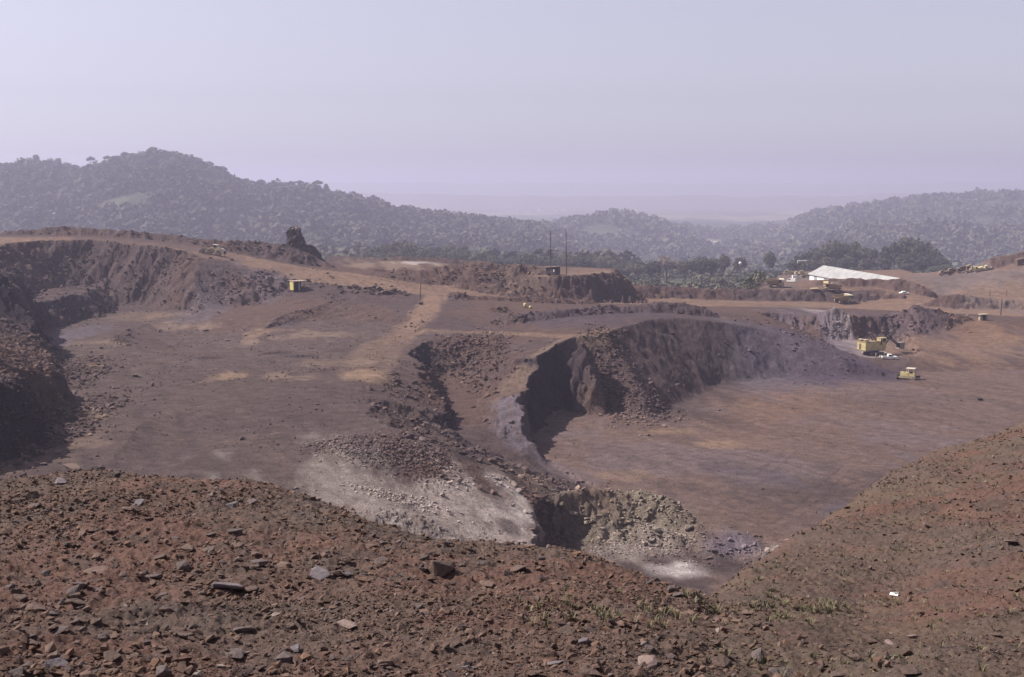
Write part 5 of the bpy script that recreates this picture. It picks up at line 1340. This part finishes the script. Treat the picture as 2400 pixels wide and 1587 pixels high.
# people by the pickup
def person(name, pose, label, shirt, trousers):
    V = {}; E = []; R = {}
    def j(k, p, r): V[k] = p; R[k] = r
    if pose == 'stand':
        j('pel', (0, 0, .96), .13); j('sp', (0, 0, 1.2), .125); j('ch', (.01, 0, 1.38), .14); j('nk', (.01, 0, 1.51), .055); j('hd', (.03, 0, 1.63), .085); j('hd2', (.02, 0, 1.72), .09); j('ns', (.12, 0, 1.65), .02)
        arm = [(0, .19, 1.42), (-.01, .26, 1.15), (.12, .25, .93), (.16, .245, .86)]; leg = [(0, .1, .92), (.03, .11, .5), (-.01, .12, .09), (.15, .14, .045)]
    else:
        j('pel', (-.22, 0, .5), .14); j('sp', (-.1, 0, .7), .13); j('ch', (.08, 0, .92), .14); j('nk', (.17, 0, 1.03), .055); j('hd', (.24, 0, 1.12), .085); j('hd2', (.27, 0, 1.2), .09); j('ns', (.34, 0, 1.1), .02)
        arm = [(.08, .19, .95), (.2, .27, .7), (.42, .2, .6), (.49, .19, .58)]; leg = [(-.2, .11, .47), (.22, .17, .52), (.0, .15, .09), (.17, .17, .045)]
    E += [('pel', 'sp'), ('sp', 'ch'), ('ch', 'nk'), ('nk', 'hd'), ('hd', 'hd2'), ('hd', 'ns')]
    for s in (-1, 1):
        q = lambda p: (p[0], p[1] * s, p[2])
        for k, r in zip(range(4), (.062, .046, .032, .034)): j(('a', s, k), q(arm[k]), r)
        for k, r in zip(range(4), (.088, .06, .046, .042)): j(('l', s, k), q(leg[k]), r)
        E += [('ch', ('a', s, 0)), (('a', s, 0), ('a', s, 1)), (('a', s, 1), ('a', s, 2)), (('a', s, 2), ('a', s, 3))]
        E += [('pel', ('l', s, 0)), (('l', s, 0), ('l', s, 1)), (('l', s, 1), ('l', s, 2)), (('l', s, 2), ('l', s, 3))]
        w = Vector(q(arm[3])); d = (w - Vector(q(arm[2]))).normalized(); side = Vector((0, 0, 1)).cross(d) if abs(d.z) < .7 else Vector((0, 1, 0)).cross(d); side.normalize()
        for f, (o_, ln) in enumerate(((-.032, .062), (-.011, .075), (.011, .082), (.032, .074))):
            a_ = w + side * o_ + d * .035; b_ = a_ + d * ln * .55 + Vector((.008, 0, 0)); c_ = b_ + d * ln * .4 + Vector((.018, 0, -.006))
            for t, (p, r) in enumerate(((a_, .011), (b_, .0095), (c_, .008))): j(('f', s, f, t), tuple(p), r)
            E += [(('a', s, 3), ('f', s, f, 0)), (('f', s, f, 0), ('f', s, f, 1)), (('f', s, f, 1), ('f', s, f, 2))]
        a_ = w - side * .05 - d * .01; b_ = a_ - side * .018 + d * .035
        j(('t', s, 0), tuple(a_), .012); j(('t', s, 1), tuple(b_), .009); E += [(('a', s, 3), ('t', s, 0)), (('t', s, 0), ('t', s, 1))]
    keys = list(V); me = bpy.data.meshes.new(name)
    me.from_pydata([V[k] for k in keys], [(keys.index(a), keys.index(b)) for a, b in E], [])
    ob = bpy.data.objects.new(name, me); COL.objects.link(ob)
    md = ob.modifiers.new('skin', 'SKIN'); md.use_smooth_shade = True
    if not me.skin_vertices: raise RuntimeError('no skin layer')
    sv = me.skin_vertices[0].data
    for i, k in enumerate(keys): sv[i].radius = (R[k], R[k]); sv[i].use_root = (k == 'pel')
    sb = ob.modifiers.new('smooth', 'SUBSURF'); sb.levels = 1; sb.render_levels = 1
    m, nt, b = new_mat('clothes and skin'); L = nt.links
    tc = nn(nt, 'ShaderNodeTexCoord'); sx = nn(nt, 'ShaderNodeSeparateXYZ'); L.new(tc.outputs['Object'], sx.inputs[0])
    cr_ = nn(nt, 'ShaderNodeValToRGB'); cr_.color_ramp.interpolation = 'CONSTANT'
    waist, neck = (.97, 1.49) if pose == 'stand' else (.56, 1.02)
    el = cr_.color_ramp.elements; el[0].position = 0; el[0].color = (.03, .022, .018, 1); el[1].position = .1 / 2; el[1].color = (*trousers, 1)
    e = el.new(waist / 2); e.color = (*shirt, 1); e = el.new(neck / 2); e.color = (.07, .04, .028, 1)
    mh = nn(nt, 'ShaderNodeMath', operation='MULTIPLY'); mh.inputs[1].default_value = .5; L.new(sx.outputs['Z'], mh.inputs[0]); L.new(mh.outputs[0], cr_.inputs[0]); L.new(cr_.outputs[0], b.inputs['Base Color'])
    b.inputs['Roughness'].default_value = .85
    me.materials.append(m)
    hc_ = V['hd2']
    MB().lathe([(.145, -.01), (.15, .0), (.118, .012), (.112, .06), (.08, .105), (.01, .125)], (hc_[0], hc_[1], hc_[2] + .005), 'z', 18).build('hard_hat', WHITE, ob)
    return tag(ob, label, 'person', 'men by the pickup')
for pose, px, py, deg, lab, sh_, tr_ in [('stand', 2052.5, 841, 10, 'person in tan clothes and white hard hat standing behind the tail of the pickup', (.34, .24, .17), (.22, .16, .12)),
        ('crouch', 2061.5, 841.5, 30, 'person crouching in a white shirt and white hard hat at the pickup tail', (.62, .58, .54), (.10, .08, .08)),
        ('stand', 2075, 838, -60, 'person in dark clothes and white hard hat beyond the bed of the pickup', (.10, .08, .09), (.06, .05, .055))]:
    p = person('person', pose, lab, sh_, tr_)
    x, y, z = hit(px, py); p.location = (x, y, z - .01); p.rotation_euler = (0, 0, math.radians(deg))
print('machines', round(time.time() - T0, 1))
# ================================================================== STONES, BOULDERS, GRASS
import bmesh
def hull(seed, n=13, flat=.62, long=1.35, box=.5):
    """an angular broken stone about one unit across"""
    g = np.random.default_rng(seed)
    p = g.normal(size=(n, 3)); p /= np.linalg.norm(p, axis=1)[:, None]
    p = np.sign(p) * np.abs(p) ** (1 - box * .6) 
    p *= (.75 + .3 * g.random((n, 1))) * np.array((long, 1.0, flat)) * .5
    bm = bmesh.new()
    for q in p: bm.verts.new(q)
    bmesh.ops.convex_hull(bm, input=bm.verts)
    bm.verts.ensure_lookup_table()
    for v in [v for v in bm.verts if not v.link_faces]: bm.verts.remove(v)
    bmesh.ops.triangulate(bm, faces=bm.faces); bm.verts.index_update()
    V = np.array([v.co[:] for v in bm.verts], np.float32); Fc = np.array([[v.index for v in f.verts] for f in bm.faces], np.int32)
    bm.free()
    return V, Fc
HULLS = [hull(300 + i, 11 + i % 4, .45 + .08 * (i % 5), 1.1 + .15 * (i % 4)) for i in range(14)]
def rots(g, n, tilt=.5):
    a = g.random(n) * 2 * math.pi; t = (g.random(n) - .5) * 2 * tilt; u = (g.random(n) - .5) * 2 * tilt
    ca, sa, ct, st, cu, su = np.cos(a), np.sin(a), np.cos(t), np.sin(t), np.cos(u), np.sin(u)
    Rz = np.zeros((n, 3, 3)); Rz[:, 0, 0] = ca; Rz[:, 0, 1] = -sa; Rz[:, 1, 0] = sa; Rz[:, 1, 1] = ca; Rz[:, 2, 2] = 1
    Rx = np.zeros((n, 3, 3)); Rx[:, 0, 0] = 1; Rx[:, 1, 1] = ct; Rx[:, 1, 2] = -st; Rx[:, 2, 1] = st; Rx[:, 2, 2] = ct
    Ry = np.zeros((n, 3, 3)); Ry[:, 1, 1] = 1; Ry[:, 0, 0] = cu; Ry[:, 0, 2] = su; Ry[:, 2, 0] = -su; Ry[:, 2, 2] = cu
    return Rz @ Rx @ Ry
def scatter(name, P, S, cols, mat, label, seed, sink=.12, tilt=.5):
    g = np.random.default_rng(seed); which = g.integers(0, len(HULLS), len(P))
    VV, FF, CC = [], [], []; off = 0
    for k, (hv, hf) in enumerate(HULLS):
        s = np.where(which == k)[0]
        if not len(s): continue
        sc = S[s][:, None] * (.7 + .6 * g.random((len(s), 3)))
        v = hv[None] * sc[:, None, :]
        v = np.einsum('nij,nkj->nki', rots(g, len(s), tilt), v) + P[s][:, None]
        v[..., 2] += (S[s] * (.32 - sink) * .8)[:, None]
        f = hf[None] + (np.arange(len(s)) * len(hv))[:, None, None] + off
        VV.append(v.reshape(-1, 3)); FF.append(f.reshape(-1, 3)); CC.append(np.repeat(cols[s], len(hv), 0)); off += len(s) * len(hv)
    me = np_mesh(name, np.concatenate(VV), np.concatenate(FF), np.concatenate(CC), smooth=False)
    return tag(link(name, me, mat), label, None, kind='stuff')
M_stone = soil_mat('broken stone', scales=((9, .15), (40, .2)), bump=((60, .008),), rough=.9)
M_rubble = soil_mat('rubble', scales=((.9, .2), (5, .2)), bump=((5, .05),), rough=.9)
def stone_cols(g, n, base=(.109, .070, .056), var=.3):
    c = np.array(base)[None] * (1 - var + 2 * var * g.random((n, 1)))
    h = g.random(n)
    c[h < .14] *= (.82, .92, 1.08); c[(h > .14) & (h < .25)] *= (1.1, 1.02, .9); c[h > .988] = np.array((.20, .16, .14))
    return c
g = np.random.default_rng(401)
# loose stones over the slope underfoot
n = 1150000
yy = np.sqrt(6.0 ** 2 + (47 ** 2 - 6.0 ** 2) * g.random(n)); qq = -.62 + 1.24 * g.random(n)
ss = .012 * (1 - g.random(n)) ** (-1 / 2.25); ss = np.minimum(ss, .095)
xx = qq * yy; fx = CX + F * qq
lf_ = sstep(1850, 1560, fx + 60 * (fbm(xx, yy, 231, 3) - .5))
dens = (.25 + .9 * sstep(.35, .65, fbm(xx / 1.3, yy / 1.3, 235, 4))) * (.22 + .78 * lf_)
dens *= np.where(ss > .06, .55 + .9 * sstep(.45, .6, fbm(xx / 2.5, yy / 2.5, 239, 3)), 1)
keep = (g.random(n) < dens) & (ss > .0012 * yy)
xx, yy, ss = xx[keep], yy[keep], ss[keep]
zz = FH(xx, yy)
okc = yy < np.interp(CX + F * xx / yy, FG[:, 0], FG[:, 5]) * 1.25
xx, yy, zz, ss = xx[okc], yy[okc], zz[okc], ss[okc]
print('stones', len(xx))
scatter('gravel', np.stack([xx, yy, zz], 1), ss, stone_cols(g, len(xx)), M_stone, 'loose reddish brown gravel covering the slope underfoot', 5, sink=-.02)

# single stones one can tell apart
ROCKM = [plain_mat('rock', c, .9, .22, 2.5, rnd=.22, dust=.25, dustc=(.12, .08, .065), bump=.03) for c in ((.097, .066, .056), (.108, .072, .06), (.085, .067, .066))]
PALER = plain_mat('pale pink rock', (.205, .145, .13), .85, .15, 3, bump=.02)
LILAC = plain_mat('lilac grey rock', (.125, .102, .108), .8, .25, 3, bump=.02)
TANR = plain_mat('tan rock', (.135, .09, .074), .9, .2, 3, bump=.02)
def rock_mesh(name, seed, flat, long, cuts=1, n=15):
    V, Fc = hull(seed, n, flat, long, .6)
    bm = bmesh.new(); vs = [bm.verts.new(v) for v in V]
    for f in Fc: bm.faces.new([vs[i] for i in f])
    bmesh.ops.dissolve_limit(bm, angle_limit=.16, verts=bm.verts, edges=bm.edges)
    bmesh.ops.bevel(bm, geom=list(bm.edges), offset=.022, segments=1, affect='EDGES')
    bmesh.ops.triangulate(bm, faces=bm.faces)
    bmesh.ops.subdivide_edges(bm, edges=[e for e in bm.edges if e.calc_length() > .3], cuts=1)
    r = random.Random(seed)
    for v in bm.verts: v.co += Vector((r.uniform(-1, 1), r.uniform(-1, 1), r.uniform(-1, 1))) * .012
    me = bpy.data.meshes.new(name); bm.to_mesh(me); bm.free()
    return me
RM = [rock_mesh('rock', 500 + i, .34 + .07 * (i % 5), 1.15 + .18 * (i % 4)) for i in range(16)]
RMM = []
for m_ in ROCKM:
    for me in RM:
        c = me.copy(); c.materials.append(m_); RMM.append(c)
def rock(px, py, wpx, mesh, label, group=None, rot=None, flat=1.0, dz=.0, name='rock', hitf=None, mat=None):
    x, y, z, ok = (hitf or fhits)(np.array([px]), np.array([py]))
    if not ok[0]: return None
    x, y, z = float(x[0]), float(y[0]), float(z[0]); s = wpx * y / F / 1.15
    me = mesh
    if mat is not None: me = mesh.copy(); me.materials.clear(); me.materials.append(mat)
    o = bpy.data.objects.new(name, me); COL.objects.link(o)
    o.location = (x, y, z + s * (.13 + dz)); o.scale = (s, s, s * flat)
    o.rotation_euler = rot if rot else (RNG.uniform(-.25, .25), RNG.uniform(-.25, .25), RNG.uniform(0, 6.28))
    return tag(o, label, 'rock', group)
SPECIAL = [(748,1352,64,.75,'thick brown slab lying askew at the head of the rock pile, grey on top',LILAC,(.25,.3,-.5)),(536,1382,84,.55,'largest slab of the slope, grey faced, with a deep shadow under its edge',LILAC,(-.25,.12,.1)),
 (224,1343,48,.9,'tan pointed rock standing apart in the gravel with a long shadow',TANR,None),(134,1562,52,1.1,'rounded lilac rock at the bottom corner with a hole-like mark',LILAC,(.5,.1,.6)),
 (1040,1340,80,1.1,'wedge of brown rock split by two dark cracks',ROCKM[0],(.6,.2,.9)),(1515,1562,62,1.0,'pale pinkish rock with white streaks at the bottom edge',PALER,(.2,-.1,.3)),
 (1690,1562,66,.9,'large brown rock with a pointed side near the bottom edge, right of the pale one',ROCKM[1],(.3,.1,1.2)),(818,1470,48,.45,'narrow pale pink stone bar lying by itself',PALER,(.05,.1,-.28)),
 (142,1136,44,.9,'block-shaped grey rock near the left crest with two shelves',LILAC,(.1,.2,.2)),(273,1114,26,1.1,'dark angular rock standing on the left crest',ROCKM[2],None),(78,1168,32,1.2,'upright reddish stone leaning in a dark hollow at the left',ROCKM[1],(.7,.2,.4)),
 (610,1322,42,.8,'dark-sided rock beside the big slabs, deep in shadow',ROCKM[2],None),(660,1330,44,.7,'tan flat rock between the dark-sided rock and the thick slab',TANR,None),(895,1322,40,1.0,'dark grey rock with a glossy side left of the split wedge',ROCKM[2],None),
 (950,1355,34,.7,'square flat stone set in the gravel left of the split wedge',ROCKM[0],None),(1215,1340,46,.8,'brown rock with a sharp black shadow under its right side near the crest',ROCKM[1],None),(1140,1375,44,.5,'long low tan slab right of the split wedge',TANR,(.1,.15,-.1)),
 (806,1350,40,.7,'low grey rock between the thick slab and the dark grey rock',LILAC,None),(325,1182,34,.8,'grey rock high on the left slope below the crest',LILAC,None),(300,1198,38,.6,'flat tan rock casting a black shadow high on the left slope',TANR,None),
 (545,1190,36,.8,'light grey rounded rock on the slope below the crest',LILAC,None),(440,1290,40,.7,'tan flat-topped rock above the big slab',TANR,None),(560,1284,34,.9,'rock casting a square shadow in the band of rocks above the largest slab',ROCKM[1],None),(760,1205,34,1.0,'upright tan rock on the crest where the pale shelf begins',TANR,None),
 (1420,1420,44,.5,'long brown slab leaning down the slope in the grass',ROCKM[1],(.3,.3,-.5)),(1330,1485,50,.4,'thin flat plate pointing down to the right',ROCKM[0],(.2,.2,-.6)),(1300,1560,40,.8,'dark purple rock near the bottom, left of the pale pinkish rock',LILAC,None),(1362,1510,40,.7,'grey flat rock below the thin plate',LILAC,None),
 (2175,1235,34,.5,'pale flat rock propped over a dark gap on the right-hand slope',TANR,(.1,.3,.1)),(2370,1275,40,.5,'pale slab at the right edge of the picture',TANR,None),(2140,1496,24,1.0,'small pale boulder on the lower right slope',PALER,None),(2085,1512,24,.9,'pinkish stone beside a dark crack on the lower right slope',PALER,None),(2130,1577,60,.5,'broad flat slab at the bottom of the right slope',ROCKM[0],None),
 (1750,1440,34,.7,'tan rock at the edge of the grass',TANR,None),(1830,1435,30,.8,'pale tan rock among the grass in the notch',TANR,None),(690,1525,40,.9,'grey rock with a black shadow near the bottom, left of the pale stone bar',LILAC,None),(680,1470,34,.9,'small brown rock up slope of the grey one by the stone bar',ROCKM[0],None),(1000,1445,42,.6,'dark long rock set level in the gravel',ROCKM[2],None),(985,1425,30,.8,'small dark block above the long level rock',ROCKM[2],None),
 (905,1560,36,.9,'pair-like split tan rock at the bottom edge',TANR,None),(1060,1515,50,.4,'broad flat reddish plate flush with the gravel',ROCKM[1],None),(388,1435,36,.9,'brown rock casting a dark notch of shadow, middle of the left slope',ROCKM[0],None),(570,1535,46,.5,'wide pale brown slab low on the slope, right of the lilac corner rock',TANR,None),(360,1355,34,.5,'dark flat plate to the left of the largest slab',ROCKM[2],None)]
for k, (px, py, w, fl, lab, m_, rt) in enumerate(SPECIAL):
    rock(px, py, w, RM[(k * 5) % 16], lab, None, rt, fl, mat=m_)
# single stones that nothing tells apart
g = np.random.default_rng(77)
cnt = 0
while cnt < 245:
    px = g.random() * 2400; py = 1110 + 477 * g.random()
    if px > 1650 and g.random() > .35: continue
    x, y, z, ok = fhits(np.array([px]), np.array([py]))
    if not ok[0] or y[0] > 44: continue
    if fbm(np.array([x[0] / 2.5]), np.array([y[0] / 2.5]), 239, 3)[0] < .38 + .15 * g.random(): continue
    sz = .065 + .13 * g.random() ** 3.2
    w = sz * 1.15 * F / y[0]
    side = 'left' if px < 1650 else 'right'
    rock(px, py, min(w, 56), RMM[int(g.integers(0, 48))], 'plain angular brown stone lying loose in the gravel' if side == 'left' else 'flat brown stone lying in the thin grass of the right slope', 'loose stones in the gravel' if side == 'left' else 'stones of the right slope', flat=.6 + .7 * g.random())
    cnt += 1

# rubble over the mine: weighted by where it lies
def rubble(name, n, wmap, smin, smax, base, label, seed, pw=2.2, var=.3):
    g = np.random.default_rng(seed)
    area = (Y * Y)
    p = wmap * area; p = p / p.sum()
    k = g.choice(len(X), n, p=p)
    jx = (g.random(n) - .5) * .0007 * Y[k]; jy = (g.random(n) - .5) * .0018 * Y[k]
    S_ = smin * (1 - g.random(n)) ** (-1 / pw); S_ = np.minimum(S_, smax)
    kk = S_ > .0007 * Y[k]
    P = np.stack([XD[k] + jx, YD[k] + jy, Z[k]], 1)[kk]
    c = CO[k][kk] * (1 - var + 2 * var * g.random((kk.sum(), 1))) * base
    return scatter(name, P, S_[kk], c, M_rubble, label, seed)
def near_spot(px, py, wx, wy):
    x0, y0, z0 = hit(px, py); rx = wx * y0 / F; ry = wy * y0 * y0 / (F * max(20, -z0))
    return np.exp(-(((X - x0) / rx) ** 2 + ((Y - y0) / ry) ** 2))
vis = (np.abs(X / Y) < .42) & (Y < 600)
flat_ = (1 - mid) * np.maximum(leftfloor, rightfloor)
pn = fbm(X / 9, Y / 9, 251, 4)
rubble('rubble', 15000, vis * mid * (1 - .92 * np.clip(near_spot(1200, 930, 70, 80) + near_spot(1250, 860, 50, 40) + near_spot(1180, 1200, 110, 70) + near_spot(1000, 1200, 200, 80) + near_spot(900, 1130, 160, 40) + .7 * near_spot(1700, 830, 120, 50) + .6 * near_spot(1850, 830, 120, 40) + .8 * near_spot(1600, 860, 120, 60), 0, 1)) * (.15 + sstep(.45, .62, pn)) * (Y < 520), .34, 1.5, 1.08, 'broken rock lying on the banks and below the cut faces', 61)
rubble('scattered_stones', 3000, vis * flat_ * (.1 + sstep(.5, .64, pn)) * (1 - .75 * rightfloor), 0.2, .55, .85, 'small stones strewn over the pit floors', 67, 2.6)
wm = near_spot(900, 1050, 110, 22) + near_spot(1010, 1085, 50, 18) + near_spot(800, 1040, 40, 14) + .8 * near_spot(940, 1168, 90, 10)
rubble('shelf_rubble', 3600, wm * vis, .2, .6, 1.3, 'grey broken rock heaped on the shelf in front of the pits', 71)
wm = near_spot(70, 950, 80, 70) + .6 * near_spot(110, 850, 60, 30) + .5 * near_spot(40, 810, 60, 25)
rubble('wall_rubble', 5200, wm * vis, .32, 1.3, 1.1, 'dark rubble fallen at the foot of the left wall', 73)
wm = near_spot(1480, 1275, 110, 26) + .8 * near_spot(1600, 1270, 50, 30) + .6 * near_spot(1560, 1180, 60, 12) + .6 * near_spot(1440, 1150, 70, 6) + .5 * near_spot(1320, 1290, 20, 20) + .7 * near_spot(1810, 1295, 60, 16)
rubble('face_rubble', 2800, wm * vis, .16, .55, 1.25, 'pale broken rock below the small pale cut face', 79)
wm = sum(near_spot(*a) for a in [(1400, 820, 26, 20), (1440, 880, 26, 20), (1480, 930, 34, 22), (1540, 965, 60, 14), (1130, 840, 50, 20), (1110, 810, 60, 14)])
rubble('talus', 3000, wm * vis, .32, 1.2, 1.12, 'blocky rock strewn down the slopes either side of the spur', 83)

# boulders
def bould(px, py, w, label, group=None, mat=None, seed=0, flat=1.1):
    return rock(px, py, w, RM[seed % 16], label, group, None, flat, .1, 'boulder', hits, mat or ROCKM[seed % 3])
g = np.random.default_rng(91)
for k in range(58):
    t = g.random(); px = 786 + 172 * t; py = 672 + 17 * t + 15 * g.random() - 4
    bould(px, py, 5 + 7 * g.random() ** 2, 'brown boulder in the line of boulders below the haul road', 'boulders below the haul road', seed=k)
for k, a in enumerate([(794,673,15,'rounded boulder standing apart at the booth end of the boulder line'),(902,690,22,'largest boulder, tilted slab with black shadow, in the line below the haul road'),(818,675,17,'first of two long boulders near the top of the boulder line'),(832,677,16,'second of two long boulders near the top of the boulder line'),
        (722,659,14,'flat boulder on the road bank just beyond the yellow booth'),(2293,939,22,'single grey boulder alone on the wide right-hand pit floor'),(1064,857,15,'pale rounded boulder in the hollow left of the spur'),(1031,918,15,'pale boulder at the edge of the left floor by the hollow'),(1038,937,9,'small boulder below the pale one at the edge of the left floor'),
        (987,714,14,'flat dark boulder at the foot of the guyed pole'),(171,1103,44,'large pale grey block standing on the left pit floor just behind the crest'),(1530,1305,14,'pale boulder standing on the talus of the small pit'),(1678,1262,11,'pale boulder on the rim of the small pit'),(1732,1255,11,'tan boulder upright on the lavender bank'),
        (1770,1260,10,'first of two pale boulders on the lavender bank'),(1780,1257,9,'second of two pale boulders on the lavender bank'),(1688,1303,13,'pale boulder at the mouth of the small pit'),(1660,1296,10,'small pale boulder at the mouth of the small pit'),(693,1146,12,'dark stone on the pale shelf near the crest'),(825,1196,12,'dark rounded stone on the pale shelf close to the gravel crest'),
        (985,1262,0,''),(483,776,14,'dark boulder at the toe of the bank on the left pit floor'),(1242,846,9,'pale stone on the edge of the spur track'),(1228,848,0,''),(1300,908,0,'')]):
    if a[2]: bould(a[0], a[1], a[2], a[3], None, (TANR if 'pale' in a[3] else None), k)

# the leaning rock left on the bank beyond the road
def outcrop():
    lev = [(616,672,760),(604,675,754),(594,677,747),(586,678,738),(580,677,729),(573,674,716),(562,672,712),(553,672,708),(545,672,703),(538,675,699),(534,679,695),(532,683,690)]
    Yd = 513; NS = 56; V_ = []
    g = np.random.default_rng(9)
    for k in range(45):
        t = k / 44 * (len(lev) - 1); i = min(int(t), len(lev) - 2); f = t - i
        y_, l_, r_ = [lev[i][c] * (1 - f) + lev[i + 1][c] * f for c in range(3)]
        xa, _, z_ = at(l_, y_, Yd); xb, _, _ = at(r_, y_, Yd); cx_ = (xa + xb) / 2; w_ = (xb - xa) / 2; th = min(w_, 2.6) * (.9 if k < 40 else .7)
        for s in range(NS):
            a = 2 * math.pi * s / NS; ca, sa = math.cos(a), math.sin(a)
            sq = 1 / max(abs(ca), abs(sa)) ** .45
            V_.append((cx_ + w_ * ca * min(sq, 1.12), Yd + th * sa * sq, z_))
    V_ = np.array(V_)
    nz = fbm(V_[:, 0] / 1.1 + V_[:, 2], V_[:, 2] / 1.3 + V_[:, 1], 261, 4) - .5
    nz2 = ridged(V_[:, 0] / 2 + V_[:, 1] * .4, V_[:, 2] / 2.2 + V_[:, 1] * .5, 263, 3) - .5
    V_[:, 0] += 1.9 * nz + 1.3 * nz2; V_[:, 1] += 1.8 * nz2; V_[:, 2] += 1.6 * nz + .8 * nz2
    ii = np.arange(45 * NS).reshape(45, NS); jj = np.roll(ii, -1, 1)
    fs = np.stack([ii[:-1], jj[:-1], jj[1:], ii[1:]], -1).reshape(-1, 4)
    top = np.array([[ii[-1, s], ii[-1, (s + 1) % NS], ii[-1, (NS - s - 2) % NS], ii[-1, (NS - s - 1) % NS]] for s in range(NS // 2 - 1)])
    c = np.array((.05, .037, .037))[None] * (.7 + .6 * fbm(V_[:, 0], V_[:, 2] * 1.5, 265, 3))[:, None]
    pale = sstep(.66, .74, fbm(V_[:, 0] / 1.4, V_[:, 2] / 1.1, 267, 3))[:, None]
    c = c * (1 - pale) + np.array((.36, .29, .25)) * pale
    return tag(link('rock_outcrop', np_mesh('rock_outcrop', V_, np.concatenate([fs, top]), c, smooth=False), M_rubble), 'dark leaning pillar of rock left standing on the bank behind the loader', 'rock')
outcrop()

# thin grass
M_grass = soil_mat('dry grass', scales=((3, .25),), bump=(), rough=.8)
def grass(name, n, gen, label, seed):
    g = np.random.default_rng(seed)
    x, y, h, nb = gen(g, n)
    z = FH(x, y)
    B = 11; N_ = len(x)
    a = g.random((N_, B)) * 6.28; r0 = .035 * g.random((N_, B)); lean = .25 + .75 * g.random((N_, B)); hh = h[:, None] * (.5 + .6 * g.random((N_, B)))
    bx = x[:, None] + r0 * np.cos(a); by = y[:, None] + r0 * np.sin(a)
    wv = np.stack([-np.sin(a), np.cos(a), 0 * a], -1) * (.004 + .004 * g.random((N_, B)))[..., None]
    base = np.stack([bx, by, np.repeat(z[:, None], B, 1) - .01], -1)
    m_ = base + np.stack([np.cos(a) * lean * hh * .35, np.sin(a) * lean * hh * .35, hh * .62], -1)
    t_ = base + np.stack([np.cos(a) * lean * hh * .9, np.sin(a) * lean * hh * .9, hh * (1.05 - .35 * lean)], -1)
    V_ = np.stack([base - wv, base + wv, m_ + wv * .8, m_ - wv * .8, t_ + wv * .2, t_ - wv * .2], 2).reshape(-1, 3)
    i0 = (np.arange(N_ * B) * 6)[:, None]
    f = np.concatenate([i0 + np.array([[0, 1, 2, 3]]), i0 + np.array([[3, 2, 4, 5]])])
    tone = (.6 + .8 * g.random(N_))[:, None]; mix = g.random(N_)[:, None]
    c = (np.array((.165, .135, .090)) * mix + np.array((.115, .108, .060)) * (1 - mix)) * tone
    return tag(link(name, np_mesh(name, V_, f, np.repeat(c, B * 6, 0), smooth=False), M_grass), label, None, kind='stuff')
def gen_slope(g, n):
    y = np.sqrt(9.5 ** 2 + (45 ** 2 - 9.5 ** 2) * g.random(n)); q = .06 + .38 * g.random(n); x = q * y
    px = CX + F * q
    w = sstep(1600, 1800, px) * (.10 + .55 * sstep(.5, .68, fbm(x / .9, y / .9, 271, 4)))
    k = g.random(n) < w
    x, y = x[k], y[k]
    return x, y, 0.03 + .09 * g.random(len(x)) ** 2.5, 0
grass('grass', 9000, gen_slope, 'thin dry grass over the right-hand slope', 301)
def gen_notch(g, n):
    px = np.concatenate([1735 + 75 * g.normal(size=n // 2), 1690 + 150 * g.normal(size=n // 4), 1900 + 70 * g.normal(size=n // 4)]); py = np.concatenate([1395 + 24 * g.normal(size=n // 2), 1420 + 26 * g.normal(size=n // 4), 1430 + 14 * g.normal(size=n // 4)])
    x, y, z, ok = fhits(px, py)
    x, y = x[ok], y[ok]; k = fbm(x / .5, y / .5, 273, 3) > .47
    x, y = x[k], y[k]; return x, y, .035 + .10 * g.random(len(x)) ** 1.8, 0
grass('grass', 300, gen_notch, 'denser tufts of green grass in the notch between the two slopes', 303)
def gen_left(g, n):
    px = np.concatenate([1330 + 60 * g.normal(size=n // 2), 1500 + 80 * g.normal(size=n // 2)]); py = np.concatenate([1430 + 26 * g.normal(size=n // 2), 1440 + 16 * g.normal(size=n // 2)])
    x, y, z, ok = fhits(px, py); x, y = x[ok], y[ok]; return x, y, .05 + .07 * g.random(len(x)), 0
grass('grass', 60, gen_left, 'few small sprigs of grass among the gravel left of the notch', 305)
x, y, z, ok = fhits(np.array([2095.0]), np.array([1398.0]))
pp = MB().box((0, 0, 0), (.12, .05, .006), rz=-.6, rx=.5).box((.03, .01, .02), (.07, .05, .006), rz=-.2, rx=-.6)
tag(pp.build('paper_scrap', WHITE, None, (float(x[0]), float(y[0]), float(z[0]) + .035)), 'crumpled white scrap of paper on the right-hand slope', 'litter')
print('stones and grass', round(time.time() - T0, 1))
